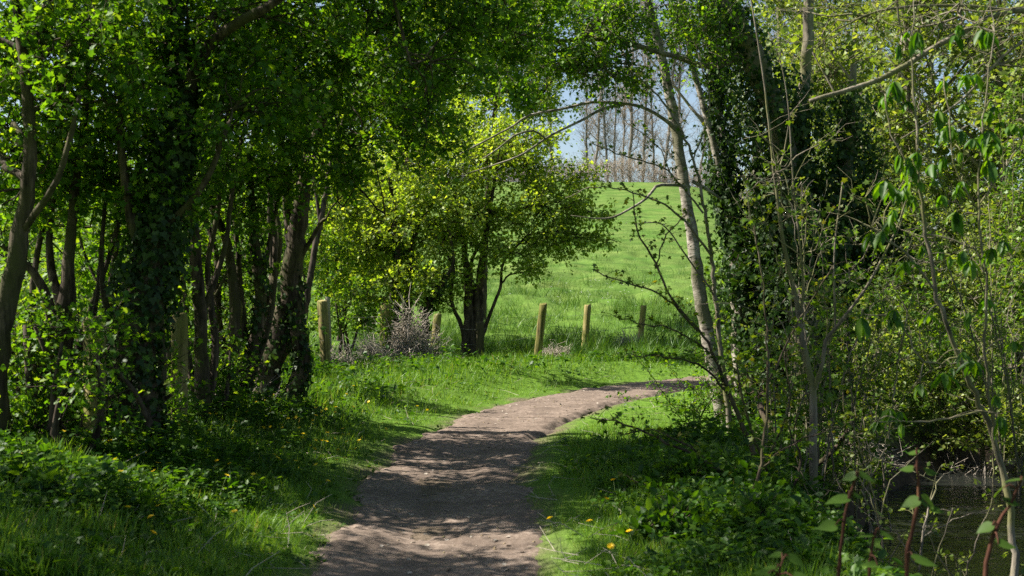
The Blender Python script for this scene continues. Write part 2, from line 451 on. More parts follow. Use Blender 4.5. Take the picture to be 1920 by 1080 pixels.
tag(link("water", me, m), kind="structure")

# ------------------------------------------------------------------ tree builder
def stem_world(st):
    """list of (px, py, distance, width in photo pixels) -> points and radii"""
    pts = np.array([np.append(W(a, b, d), .5 * w / F * d) for a, b, d, w in st])
    return pts
def tree(name, label, cat, stems, ells, leaf, bark, size=.045, per=24, tw=8, seed=1, clr=.36, shape='kite', group=None,
         ivy=None, extra=None, lim_r=.03, up=.35, sides=12, twig_r=.0035, root=True, rough=.10, back=0., thin=1.):
    """stems: world polylines (n,4); ells: (centre, radii, clusters)"""
    rng = np.random.RandomState(seed)
    wood, crown = Acc(), Acc()
    base = stems[0][0, :3].copy(); base[2] = gz(base[0], base[1])
    dense = []
    for k, st in enumerate(stems):
        st = np.asarray(st, float)
        if k == 0 and root:
            lo = st[0].copy(); lo[2] = base[2] - .15; lo[3] *= 1.3
            if st[0, 2] - base[2] > .25:
                st = np.vstack([lo, st])
            else:
                st[0, 2] = base[2] - .15; st[0, 3] *= 1.15
        rs = resample(st, .14 if sides > 8 else .4)
        rs[:, 3] *= .84 * thin
        rs[:, :3] += (rng.rand(len(rs), 3) - .5) * rs[:, 3:4] * .4
        wood.tube(rs[:, :3], np.maximum(rs[:, 3], .004), sides, rough=rough, rng=rng)
        dense.append(rs)
    allst = np.vstack(dense)
    for c, r, n in ells:
        c = np.asarray(c, float) + np.array([0, back, 0]); r = np.asarray(r, float)
        dist = np.linalg.norm(allst[:, :3] - c, axis=1) + 1.2 * np.maximum(0, allst[:, 2] - c[2] + .15)
        a = allst[np.argmin(dist)]
        L = np.linalg.norm(c - a[:3])
        r0 = min(a[3] * .75, lim_r * (.5 + L * .4))
        mid = (a[:3] + c) / 2 + np.array([rng.normal(0, .12), rng.normal(0, .12), .12]) * L
        limb = resample(np.vstack([np.append(a[:3], r0), np.append(mid, r0 * .7), np.append(c + (c - mid) * .35, max(.006, r0 * .3))]), max(.1, L / 8))
        limb[1:, :3] += rng.normal(0, .02 * max(L, .5), (len(limb) - 1, 3))
        wood.tube(limb[:, :3], limb[:, 3], 6, rough=.08, rng=rng)
        q = rng.normal(size=(n, 3)); q /= np.linalg.norm(q, axis=1)[:, None]
        q *= rng.rand(n, 1) ** .42
        cc = c + q * r
        src = limb[rng.randint(len(limb) // 3, len(limb), n), :3]
        for i in range(n):
            s, e = src[i], cc[i]
            LL = np.linalg.norm(e - s)
            md = (s + e) / 2 + rng.normal(0, .13, 3) * LL
            pts = resample(np.vstack([s, (s + md) / 2 + rng.normal(0, .03, 3) * LL, md, e]), max(.1, LL / 5))
            rr = min(.016, .006 + .006 * LL)
            wood.tube(pts, np.linspace(rr, twig_r * 1.2, len(pts)), 4)
        nt_ = n * tw
        C = np.repeat(cc, tw, 0)
        dirs = rng.normal(size=(nt_, 3)) + np.repeat(q, tw, 0) * .7; dirs[:, 2] = dirs[:, 2] * .8 + up * .5
        dirs /= np.linalg.norm(dirs, axis=1)[:, None]
        ln = clr * rng.uniform(.55, 1.2, nt_)
        E = C + dirs * ln[:, None]
        Mi = (C + E) / 2 + rng.normal(0, .06, (nt_, 3)) * ln[:, None] * 2
        wood.twigs(C, Mi, E, twig_r, twig_r * .45)
        if per:
            nl = nt_ * per
            t = rng.uniform(.12, 1.05, nl)[:, None]
            rep = lambda A: np.repeat(A, per, 0)
            Pq = rep(C) * (1 - t) ** 2 + 2 * t * (1 - t) * rep(Mi) + t * t * rep(E)
            jit = rng.normal(0, 1, (nl, 3)); jit /= np.linalg.norm(jit, axis=1)[:, None]
            Pq = Pq + jit * size * rng.uniform(.1, 1.3, (nl, 1))
            D = jit + rep(dirs) * .5; D[:, 2] -= .15
            N = rng.normal(0, .55, (nl, 3)); N[:, 2] += .8
            leaves(crown, Pq, D, N, size * rng.uniform(.4, 1.4, nl), shape)
    root_o = thing(name, label, cat, base, group)
    link("trunk", wood.mesh("trunk", base, True), bark, root_o)
    if crown.n: link("crown", crown.mesh("crown", base), leaf, root_o)
    if ivy:
        ia = Acc()
        for st, t0, t1, rad, n in ivy:
            add_ivy(ia, dense[st], t0, t1, rad, n, rng)
        link("ivy", ia.mesh("ivy", base), M['ivy'], root_o)
    return root_o, dense, base
def add_ivy(ia, rs, t0, t1, rad, n, rng, s=.06):
    k = rng.uniform(t0, t1, n) * (len(rs) - 1)
    i = k.astype(int).clip(0, len(rs) - 2); f = (k - i)[:, None]
    c = rs[i] * (1 - f) + rs[i + 1] * f
    a = rng.uniform(0, 2 * math.pi, n)
    # lumpy outline: the mantle is thicker in patches
    lump = vnoise(a * 1.2 + t0 * 7, k * .35) * 1.3 + .1
    off = c[:, 3] * .95 + rad * lump * rng.rand(n) ** .7
    o = np.stack([np.cos(a), np.sin(a), np.zeros(n)], -1)
    P = c[:, :3] + o * off[:, None]; P[:, 2] += rng.normal(0, .06, n)
    N = o + rng.normal(0, .45, (n, 3)); N[:, 2] += .25
    D = rng.normal(0, .5, (n, 3)); D[:, 2] -= .8
    leaves(ia, P, D, N, s * rng.uniform(.5, 1.2, n), 'ivy')
def S(*pts): return stem_world(pts)
def E(px, py, d, rx, ry, rz, n): return (W(px, py, d), (rx, ry, rz), n)

# ---- left thicket
TH = dict(back=.5, leaf=M['leaf_dark'], bark=M['bark'], size=.056, per=13, tw=8, clr=.30, shape='hawthorn', group="hedgerow trees crowding the left of the path")
tree('hedgerow_tree', 'leaning hedgerow tree at the far left with a pale patch on its bark', 'tree',
     [S((-20, 900, 8.6, 62), (-8, 700, 8.6, 52), (14, 560, 8.6, 46), (38, 440, 8.6, 38), (56, 300, 8.6, 30), (44, 120, 8.7, 22), (20, -60, 8.8, 14)),
      S((38, 440, 8.6, 18), (110, 330, 8.4, 14), (150, 180, 8.3, 10))],
     [E(70, 170, 8.5, .75, .8, .6, 26), E(0, 330, 8.5, .55, .7, .5, 12), E(40, -130, 8.8, 1.1, 1.1, .7, 24), E(150, 40, 8.3, .7, .7, .5, 16), E(-150, 60, 9, 1, 1, 1, 16), E(10, 50, 8.9, .6, .6, .5, 20), E(-30, 250, 9.1, .6, .6, .6, 18), E(90, 300, 9.3, .5, .5, .5, 14)], seed=11, **TH)
tree('hedgerow_tree', 'dark forked hedgerow tree with its stem splitting low beside the squat grey post', 'tree',
     [S((80, 930, 9.6, 70), (100, 760, 9.6, 66), (118, 610, 9.6, 50), (128, 500, 9.6, 26), (140, 360, 9.7, 20), (165, 150, 9.8, 14), (170, -80, 9.8, 9)),
      S((112, 650, 9.6, 34), (80, 540, 9.5, 22), (20, 470, 9.4, 14), (-60, 430, 9.3, 9)),
      S((120, 590, 9.6, 26), (92, 480, 9.8, 18), (100, 330, 9.9, 14), (84, 120, 10, 10)),
      S((116, 700, 9.6, 24), (170, 620, 9.7, 12), (190, 480, 9.9, 9)),
      S((90, 800, 9.7, 20), (60, 650, 9.8, 16), (66, 500, 9.9, 13), (90, 350, 10, 10), (60, 180, 10, 6)), S((130, 780, 9.8, 18), (150, 640, 9.9, 14), (205, 480, 10, 11), (240, 330, 10.1, 7))],
     [E(180, 260, 9.7, .8, .8, .7, 24), E(110, 420, 10, .6, .7, .5, 12), E(150, -60, 9.8, 1.2, 1.1, .8, 26), E(230, 90, 9.8, .8, .8, .6, 18), E(40, 640, 9.2, .45, .5, .45, 9)], seed=12, **TH)
tree('hedgerow_tree', 'thick ivy wrapped hedgerow trunk forking high into two heavy limbs', 'tree',
     [S((244, 930, 9.4, 120), (252, 760, 9.4, 104), (264, 600, 9.4, 88), (296, 450, 9.5, 66), (326, 300, 9.6, 46), (342, 180, 9.7, 42), (330, 40, 9.8, 26), (300, -120, 9.9, 16)),
      S((340, 200, 9.7, 34), (372, 120, 9.6, 30), (415, 62, 9.4, 24), (520, 0, 9.2, 18), (640, -90, 9.2, 12)),
      S((280, 520, 9.5, 26), (240, 380, 9.4, 20), (225, 220, 9.4, 14), (250, 60, 9.3, 9)),
      S((300, 440, 9.5, 22), (380, 350, 9.3, 14), (430, 230, 9.2, 9)),
      S((275, 880, 9.8, 26), (304, 720, 9.9, 20), (294, 560, 10, 16), (250, 420, 10.1, 12), (270, 280, 10.2, 8)), S((240, 800, 9.6, 20), (213, 640, 9.7, 16), (190, 500, 9.8, 12), (200, 360, 9.9, 8))],
     [E(330, 70, 9.6, .95, .9, .65, 32), E(450, 0, 9.4, .9, .8, .6, 26), E(430, 190, 9.1, .6, .6, .5, 18), E(250, 300, 9.2, .6, .6, .6, 16), E(330, -170, 9.8, 1.5, 1.3, .8, 30), E(600, -120, 9.4, 1.1, 1, .5, 24), E(220, 430, 9.6, .5, .4, .45, 8)],
     seed=13, ivy=[(0, .0, .30, .12, 1500), (0, .30, .62, .17, 2600), (0, .6, .9, .12, 1100)], **TH)
tree('hedgerow_tree', 'straight slim hedgerow trunk just right of the tall square post', 'tree',
     [S((385, 810, 11.2, 34), (378, 680, 11.2, 30), (374, 560, 11.2, 28), (362, 440, 11.2, 25), (352, 330, 11.2, 21), (366, 160, 11.3, 15), (380, -60, 11.4, 9)),
      S((376, 600, 11.2, 16), (420, 470, 11.3, 12), (440, 330, 11.4, 9), (480, 150, 11.4, 7)),
      S((362, 440, 11.2, 14), (300, 330, 11.4, 10), (290, 180, 11.5, 7)),
      S((392, 780, 11.4, 20), (402, 640, 11.5, 17), (390, 500, 11.6, 13), (412, 360, 11.7, 10), (400, 200, 11.8, 6)), S((372, 760, 11.3, 18), (340, 600, 11.4, 14), (328, 460, 11.5, 11), (298, 340, 11.6, 7))],
     [E(420, 210, 11.3, .85, .8, .7, 26), E(360, 60, 11.4, 1, .9, .7, 26), E(350, 380, 11.4, .7, .6, .5, 15), E(400, -130, 11.4, 1.2, 1.1, .7, 22)], seed=14, **TH)
tree('hedgerow_tree', 'twisted many stemmed hedgerow tree with peeling reddish bark', 'tree',
     [S((420, 770, 12.4, 34), (436, 660, 12.4, 30), (440, 560, 12.4, 24), (424, 450, 12.4, 20), (395, 370, 12.4, 16), (380, 200, 12.5, 11)),
      S((455, 760, 12.5, 26), (476, 650, 12.5, 25), (488, 560, 12.5, 26), (478, 450, 12.5, 23), (470, 330, 12.5, 18), (490, 150, 12.5, 12), (520, -40, 12.5, 8)),
      S((470, 700, 12.5, 20), (455, 600, 12.6, 16), (446, 470, 12.7, 12), (430, 300, 12.7, 9)),
      S((480, 620, 12.5, 18), (500, 480, 12.6, 12), (530, 330, 12.6, 9), (560, 180, 12.6, 7)),
      S((440, 740, 12.6, 20), (410, 600, 12.7, 16), (404, 470, 12.8, 12), (360, 340, 12.9, 8)), S((462, 740, 12.7, 18), (505, 600, 12.8, 14), (516, 460, 12.9, 11), (500, 320, 13, 8))],
     [E(490, 170, 12.1, 1, .7, .8, 26), E(420, 330, 12.3, .7, .6, .6, 14), E(540, 30, 11.9, 1.1, .7, .7, 24), E(520, 320, 12.6, .7, .6, .5, 14), E(540, -150, 12.0, 1.1, .8, .6, 16)], seed=15, ivy=[(1, .0, .5, .07, 500)], **dict(TH, back=-.2))
tree('hedgerow_tree', 'heavy fluted trunk leaning right, last hedgerow tree before the sunny verge', 'tree',
     [S((478, 770, 13.4, 60), (505, 690, 13.4, 56), (532, 610, 13.4, 54), (548, 530, 13.4, 48), (556, 440, 13.4, 42), (566, 370, 13.4, 32), (592, 260, 13.3, 24), (640, 140, 13.1, 18), (700, 10, 12.8, 12)),
      S((545, 750, 13.3, 40), (566, 680, 13.3, 34), (556, 610, 13.3, 30), (556, 540, 13.4, 26), (545, 440, 13.5, 24), (532, 320, 13.5, 18), (510, 170, 13.5, 12)),
      S((566, 370, 13.4, 18), (552, 270, 13.5, 15), (560, 120, 13.5, 10), (580, -40, 13.5, 7)),
      S((560, 490, 13.4, 12), (600, 420, 13.3, 9), (612, 410, 13.2, 6)),
      S((500, 740, 13.6, 26), (486, 620, 13.7, 20), (522, 480, 13.8, 15), (510, 340, 13.9, 10))],
     [E(650, 130, 12.7, .95, .7, .75, 32), E(590, 290, 12.9, .6, .5, .5, 16), E(690, 280, 11.9, .6, .5, .5, 17), E(740, 60, 11.8, .9, .6, .6, 26), E(560, 40, 13.2, .9, .7, .7, 22), E(720, -120, 12.2, 1.1, .8, .5, 22)],
     seed=16, ivy=[(0, 0, .35, .08, 700), (1, 0, .3, .06, 420)], **dict(TH, back=-.5))
tree('hedgerow_tree', 'overhanging hedgerow tree whose leafy boughs reach across the top of the path', 'tree',
     [S((-250, 980, 9.9, 60), (-160, 500, 9.9, 50), (60, 60, 9.9, 40), (330, -180, 10.2, 30), (640, -240, 10.6, 22), (860, -140, 10.9, 14), (960, -20, 11, 8)),
      S((640, -240, 10.6, 14), (720, -60, 10.4, 10), (770, 120, 10.3, 6))],
     [E(800, 100, 10.4, .62, .6, .45, 14), E(880, 20, 10.8, .65, .6, .45, 14), E(760, 240, 10.4, .42, .4, .35, 10), E(960, 40, 11.1, .45, .4, .35, 9), E(760, -120, 10.8, 1.1, .9, .5, 28), E(1010, -60, 11.3, .8, .6, .35, 12), E(560, -220, 10.4, 1.1, 1, .5, 22)], seed=17, **TH)
SL = dict(TH); SL.update(tw=8, per=9, lim_r=.015)
tree('hedgerow_tree', 'slim crooked hedgerow stem between the forked tree and the ivy wrapped trunk', 'tree',
     [S((205, 860, 10.8, 20), (215, 700, 10.8, 17), (205, 560, 10.8, 15), (222, 420, 10.9, 12), (205, 250, 11, 9), (215, 90, 11, 6)),
      S((212, 640, 10.8, 9), (250, 540, 10.7, 7), (270, 430, 10.6, 5)), S((207, 580, 10.8, 8), (160, 480, 10.9, 6), (140, 400, 11, 4))],
     [E(215, 430, 10.8, .6, .5, .5, 16), E(160, 560, 10.9, .45, .4, .4, 12), E(250, 600, 10.5, .4, .35, .35, 9), E(210, 200, 11, .8, .8, .7, 20)], seed=18, **SL)
tree('hedgerow_tree', 'thin pair of hedgerow stems rising behind the tall square post', 'tree',
     [S((320, 800, 12.2, 15), (315, 640, 12.2, 13), (300, 500, 12.2, 11), (310, 350, 12.2, 8), (320, 200, 12.2, 5)),
      S((345, 790, 12.4, 14), (350, 600, 12.4, 12), (335, 450, 12.4, 10), (320, 300, 12.4, 7)),
      S((350, 620, 12.4, 8), (400, 560, 12.4, 6), (440, 480, 12.3, 4)), S((312, 600, 12.2, 8), (270, 520, 12.2, 6), (250, 420, 12.2, 4))],
     [E(310, 420, 12.2, .6, .6, .6, 18), E(280, 560, 12, .4, .4, .4, 10), E(400, 520, 12.2, .45, .4, .4, 12), E(320, 240, 12.3, .9, .8, .7, 22)], seed=19, **SL)
tree('hedgerow_tree', 'thin swaying hedgerow stem crossing behind the heavy fluted trunk', 'tree',
     [S((512, 740, 15, 14), (500, 620, 15, 12), (510, 500, 15, 11), (505, 380, 15, 9), (530, 250, 15, 7), (520, 100, 15, 5)),
      S((505, 560, 15, 7), (460, 500, 15, 5), (430, 420, 15, 4))],
     [E(490, 420, 15, .6, .5, .6, 16), E(440, 480, 15, .5, .4, .5, 12)], seed=20, **SL)
tree('hedgerow_tree', 'slanting hedgerow tree near the pair of posts, its high boughs hanging over the bend', 'tree',
     [S((556, 700, 20.0, 18), (575, 560, 20.1, 16), (600, 420, 20.2, 14), (640, 240, 20.4, 12), (710, 110, 20.6, 9), (800, 60, 20.7, 7), (900, 60, 20.7, 4)),
      S((640, 240, 20.4, 8), (700, 210, 20.6, 6), (780, 200, 20.7, 4)), S((600, 420, 20.2, 8), (580, 250, 20.2, 6), (590, 60, 20.2, 4))],
     [E(740, 150, 20.6, .95, .8, .55, 26), E(850, 120, 20.8, .9, .8, .5, 24), E(930, 50, 20.9, .8, .8, .5, 18), E(800, 230, 20.7, .6, .6, .4, 12), E(680, 40, 20.6, 1.1, 1, .6, 26), E(820, -60, 20.8, 1.3, 1.1, .6, 30), E(600, 180, 20.2, .8, .8, .8, 20), E(960, 170, 20.8, .45, .5, .3, 8)],
     leaf=M['leaf_dark'], bark=M['bark_haw'], size=.075, per=16, tw=8, clr=.36, shape='hawthorn', group="hedgerow trees crowding the left of the path", seed=33)
# unseen trees added beside and behind the camera to shade the lane and bank
OV = dict(leaf=M['leaf_dark'], bark=M['bark'], size=.06, per=15, tw=8, clr=.40, shape='kite', lim_r=.05, sides=8)
def A4(*p): return np.array(p, float)
tree('shade_tree', 'spreading unseen tree added out of frame at the left to shade the near verge', 'tree',
     [A4((-5.2, 6.6, .2, .16), (-5.0, 6.6, 2, .13), (-4.7, 6.5, 4, .10), (-4.3, 6.3, 6, .05)), A4((-4.9, 6.6, 2.4, .09), (-3.6, 6.2, 4.2, .06), (-2.2, 5.8, 5.2, .03))],
     [((-5.2, 6.8, 3.2), (1.0, 1.3, .9), 44), ((-4.6, 6.4, 4.2), (1.0, 1.0, .5), 24), ((-4.4, 7.1, 3.9), (.7, .5, .5), 24), ((-4.6, 7.2, 4.4), (1.2, 1.2, .8), 24), ((-4.9, 5.4, 4.6), (1.3, 1.2, 1.0), 24), ((-3.2, 6.0, 5.2), (1.2, 1.2, .6), 24), ((-4.4, 6.2, 6.3), (1.6, 1.5, .8), 24), ((-3.0, 8.7, 5.1), (1.1, 1.1, .45), 26), ((-3.8, 7.4, 5.6), (1.1, 1.1, .5), 24), ((-1.9, 7.6, 5.6), (1.0, 1.0, .4), 18), ((-5.6, 7.4, 4.0), (1.0, 1.0, .7), 18)], seed=26, **OV)
tree('shade_tree', 'unseen tall tree behind the camera on the left, added to shade the lane', 'tree',
     [A4((-3.4, 2.2, .1, .2), (-3.3, 2.2, 3, .17), (-3.0, 2.4, 6, .12), (-2.6, 2.6, 9, .06)), A4((-3.2, 2.2, 3.6, .1), (-1.8, 2.8, 5.8, .07), (-.2, 3.2, 7, .03))],
     [((-4, 3.5, 4.2), (1.3, 1.3, .9), 30), ((-2.6, 2.6, 6.6), (2, 2, .9), 40), ((-.4, 3.4, 7.2), (1.6, 1.6, .7), 30), ((-2.6, 4.6, 7.8), (2, 1.6, .9), 34), ((-4.6, 1.4, 6), (1.6, 1.6, 1.4), 30)], seed=27, **OV)
tree('shade_tree', 'unseen tall tree behind the camera on the stream side, added to shade the bank', 'tree',
     [A4((2.3, 1.2, -.1, .18), (2.4, 1.3, 3, .15), (2.6, 1.6, 6, .11), (2.6, 2, 9, .05)), A4((2.4, 1.4, 4, .08), (2.8, 3.4, 6, .05), (3.0, 5.2, 7, .03))],
     [((2.4, 1.6, 7), (2, 2, 1), 40), ((3.2, 4.8, 7.2), (1.8, 1.8, .8), 36), ((1.4, 4.2, 8), (1.6, 1.8, .8), 30), ((4.6, 2.6, 6), (1.6, 1.8, 1.2), 30), ((4.8, 7, 8), (1.8, 2, 1), 34)], seed=28, **OV)
tree('shade_tree', 'unseen tall tree out of frame at the right, added to shade the stream side', 'tree',
     [A4((6.6, 9.5, -.2, .2), (6.4, 9.6, 3, .17), (6.0, 9.8, 6.5, .12), (5.6, 10, 9.5, .05))],
     [((4.6, 9.0, 6.6), (1.5, 1.6, .8), 30), ((3.4, 8.2, 8.2), (1.6, 1.6, .8), 24), ((5.6, 8, 9), (2, 2, 1), 26)], seed=34, **OV)
# ---- leafy low growth among the thicket stems
# ---- shrubs beyond the thicket, in the sun
BH = dict(leaf=M['leaf_field'], bark=M['bark_haw'], size=.078, per=9, tw=8, clr=.32, shape='kite', group="sunlit bushes behind the left hedgerow")
def bush(label, px, py, d, rx, rz, n, seed, **kw):
    c = W(px, py, d); zb = gz(c[0], c[1])
    rng = np.random.RandomState(seed)
    st = []
    for k in range(4):
        e = c + np.array([rng.normal(0, .4 * rx), rng.normal(0, .4 * rx), rz * rng.uniform(-.1, .5)])
        b = np.array([c[0] + rng.normal(0, .12), c[1] + rng.normal(0, .12), zb - .1])
        md = (b + e) / 2 + rng.normal(0, .12, 3)
        st.append(np.array([np.append(b, .05), np.append(md, .035), np.append(e, .015)]))
    ells = [(c + np.array([0, 0, rz * .1]), (rx, rx * .9, rz), n), (c + np.array([rx * .5, 0, -rz * .5]), (rx * .6, rx * .6, rz * .5), n // 3), (c + np.array([-rx * .5, 0, -rz * .4]), (rx * .6, rx * .6, rz * .5), n // 3)]
    a = dict(BH); a.update(kw)
    return tree(a.pop('name', 'bush'), label, a.pop('cat', 'bush'), st, ells, seed=seed, sides=6, **a)
bush('round sunlit bush seen under the boughs of the leaning far-left tree', 40, 500, 17, 1.4, 1.3, 34, 31)
bush('pale green bush glimpsed between the forked tree and the ivy wrapped trunk', 190, 480, 19, 1.5, 1.5, 34, 32)
bush('sunlit bush filling the gap between the ivy wrapped trunk and the straight slim trunk', 330, 440, 20, 1.4, 1.5, 32, 33)
bush('bright bush seen through the many stemmed tree with peeling bark', 440, 420, 22, 1.5, 1.6, 34, 34)
bush('tall loose bush at the edge of the sunny gap left of the pair of posts', 575, 400, 25, 1.2, 2.0, 34, 35)
bush('low leafy bush at the foot of the leaning far-left tree', 15, 790, 8.9, .55, .5, 16, 36, size=.05, leaf=M['leaf_dark'], shape='hawthorn', clr=.28)
bush('low bush crowding the foot of the forked tree and squat post', 110, 800, 8.8, .40, .38, 12, 37, size=.05, leaf=M['leaf_dark'], shape='hawthorn', clr=.26)
bush('large shady bush far back behind the hedgerow at the left', 60, 330, 24, 2.2, 2.4, 46, 38)
bush('broad high bush far back behind the slim straight trunk', 300, 290, 27, 2.3, 2.4, 44, 39)
bush('tall bush far back against the sky behind the heavy fluted trunk', 520, 230, 30, 2.2, 2.6, 44, 40)

DB = dict(leaf=M['leaf_dark'], shape='hawthorn', size=.052, per=9, tw=8, clr=.30, group="leafy suckers at the foot of the left hedgerow")
bush('sprawling dark leaved bush between the leaning far-left tree and the forked tree', 55, 640, 9.3, .40, .4, 9, 301, **DB)
bush('leafy veil of a bush in front of the squat mossy post', 178, 690, 8.5, .22, .4, 8, 302, **DB)
bush('small leafy bush between the ivy wrapped trunk and the tall square post', 290, 740, 10, .22, .3, 5, 303, **DB)
bush('leafy bush low between the straight slim trunk and the many stemmed tree', 400, 690, 11.8, .36, .4, 11, 304, **DB)
bush('sunlit bush far behind the forked tree low down in the field', 140, 590, 15, 1.1, .8, 26, 305)
bush('sunlit bush low down in the field behind the tall square post', 300, 600, 16, 1.1, .8, 26, 306)
bush('sunlit bush low in the field seen between the twisted stems', 460, 600, 18, 1.1, .8, 24, 307)
bush('sunlit sprawling bush low in the field behind the leaning far-left tree', 0, 620, 14, 1.0, .8, 24, 308)
bush('low green bush behind the greyish slim post', 655, 575, 24, .8, .55, 20, 309)
# ---- hawthorns in the middle
HW = dict(leaf=M['leaf_haw'], bark=M['bark_haw'], size=.080, per=6, tw=9, clr=.36, shape='hawthorn')
tree('hawthorn_tree', 'rounded yellow green hawthorn on clustered dark stems beside the field fence', 'tree',
     [S((876, 690, 25, 34), (880, 620, 25, 28), (878, 540, 25, 20), (868, 450, 25, 11), (850, 360, 25, 7)),
      S((892, 690, 25, 34), (894, 600, 25, 26), (900, 510, 25, 18), (915, 420, 25, 10), (930, 320, 25, 6)),
      S((872, 680, 25, 14), (868, 620, 24.9, 10), (845, 560, 24.8, 8), (850, 500, 24.7, 7), (815, 440, 24.6, 5)),
      S((900, 640, 25, 12), (922, 580, 25, 8), (938, 540, 25, 7), (945, 490, 25, 6), (990, 440, 25, 5)),
      S((890, 560, 25, 9), (888, 480, 25.3, 8), (960, 400, 25.4, 6), (1040, 380, 25.4, 4))],
     [E(900, 400, 25, 1.15, 1, .85, 66), E(1020, 390, 25.2, .95, .9, .8, 56), E(890, 300, 25, .8, .8, .55, 28), E(940, 260, 25.3, .7, .7, .4, 16), E(830, 450, 24.7, .7, .7, .5, 20), E(1055, 450, 25.1, .6, .6, .4, 24), E(985, 310, 25.2, .85, .8, .5, 32), E(950, 470, 24.8, .9, .6, .3, 24), E(850, 510, 24.8, .6, .5, .4, 16), E(1115, 405, 25.2, .35, .4, .26, 9), E(1125, 450, 25.2, .28, .3, .2, 6), E(1000, 510, 24.6, .5, .4, .16, 9), E(830, 565, 24.6, .4, .4, .25, 9), E(1090, 320, 25.4, .4, .4, .25, 8), E(1020, 260, 25.4, .5, .5, .3, 10), E(1075, 350, 25.4, .4, .5, .4, 9)], seed=21, **HW)
tree('hawthorn_tree', 'ivy tangled hawthorn left of the rounded one above the dry brushwood', 'tree',
     [S((735, 660, 24.5, 22), (742, 580, 24.5, 19), (746, 500, 24.6, 16), (740, 420, 24.7, 12), (730, 330, 24.8, 8)),
      S((760, 650, 24.8, 18), (766, 560, 24.8, 16), (770, 480, 24.8, 14), (790, 400, 24.8, 9)),
      S((800, 660, 24.3, 18), (800, 580, 24.3, 16), (830, 530, 24.3, 12), (850, 490, 24.3, 8), (840, 420, 24.3, 6))],
     [E(730, 420, 24.8, .9, .9, 1.0, 52), E(790, 400, 24.8, .7, .8, .8, 38), E(690, 470, 25, .8, .8, .7, 34), E(800, 520, 24.2, .5, .5, .4, 14), E(740, 530, 24.3, .6, .5, .35, 16), E(760, 290, 25, .9, .8, .7, 34), E(840, 250, 26, .8, .8, .6, 22), E(620, 330, 25.4, .7, .7, .8, 22), E(660, 400, 25.2, .8, .8, .9, 30), E(840, 330, 25, .7, .7, .6, 22), E(680, 560, 24.6, .6, .5, .4, 14)], seed=22, ivy=[(0, 0, .7, .16, 900), (1, 0, .7, .14, 700), (2, 0, .6, .15, 700)], **HW)
HW2 = dict(HW); HW2.update(per=15, size=.10, clr=.55, shape='kite')
tree('hawthorn_tree', 'bright hawthorn further back behind the pair of fence posts', 'tree',
     [S((612, 640, 28, 16), (615, 560, 28, 14), (622, 480, 28, 12), (640, 380, 28, 8)), S((635, 640, 28.3, 12), (655, 540, 28.4, 10), (680, 430, 28.4, 7))],
     [E(650, 420, 28.3, 1.0, 1, 1.1, 36), E(610, 340, 28.5, .9, .9, .9, 26), E(690, 330, 28.5, .9, .9, .8, 26), E(650, 520, 28, .8, .7, .5, 24), E(590, 450, 28, .8, .8, .9, 26), E(720, 470, 28, .8, .8, .8, 24)], seed=23, **HW2)
tree('field_tree', 'tall loose yellow green tree rising behind the hawthorns', 'tree',
     [S((735, 640, 33, 16), (738, 450, 33, 15), (736, 260, 33, 13), (740, 60, 33, 9), (735, -120, 33, 5))],
     [E(740, 230, 33, 1.5, 1.4, 1.2, 36), E(660, 140, 33, 1.5, 1.4, 1.2, 32), E(820, 170, 33, 1.4, 1.4, 1.1, 32), E(740, 20, 33, 1.8, 1.5, 1.2, 44), E(860, 260, 33, 1, 1, .7, 24), E(620, 260, 33, 1.5, 1.4, 1.2, 36), E(850, 60, 33, 1.5, 1.4, 1.1, 36), E(720, 350, 33, 1.4, 1.2, .8, 26)], seed=24, **HW2)
tree('field_tree', 'airy olive topped tree behind the rounded hawthorn, its crown against the sky', 'tree',
     [S((905, 630, 37, 15), (912, 400, 37, 13), (930, 200, 37, 10), (950, 40, 37, 7)), S((918, 330, 37, 8), (1000, 200, 37, 6), (1060, 120, 37, 4))],
     [E(930, 200, 37, 1.5, 1.4, .9, 30), E(1010, 180, 37, 1.2, 1.2, .8, 22), E(960, 80, 37, 1.8, 1.4, 1, 30), E(1050, 120, 37, 1, 1, .6, 12), E(870, 110, 37, 1.4, 1.4, 1, 24), E(1010, 10, 37, 1.7, 1.4, .8, 34), E(940, 290, 37, 1.2, 1, .6, 18), E(1090, 20, 37, 1.0, 1, .6, 14), E(900, 30, 37, 1.5, 1.2, .9, 26)], seed=25, **HW2)

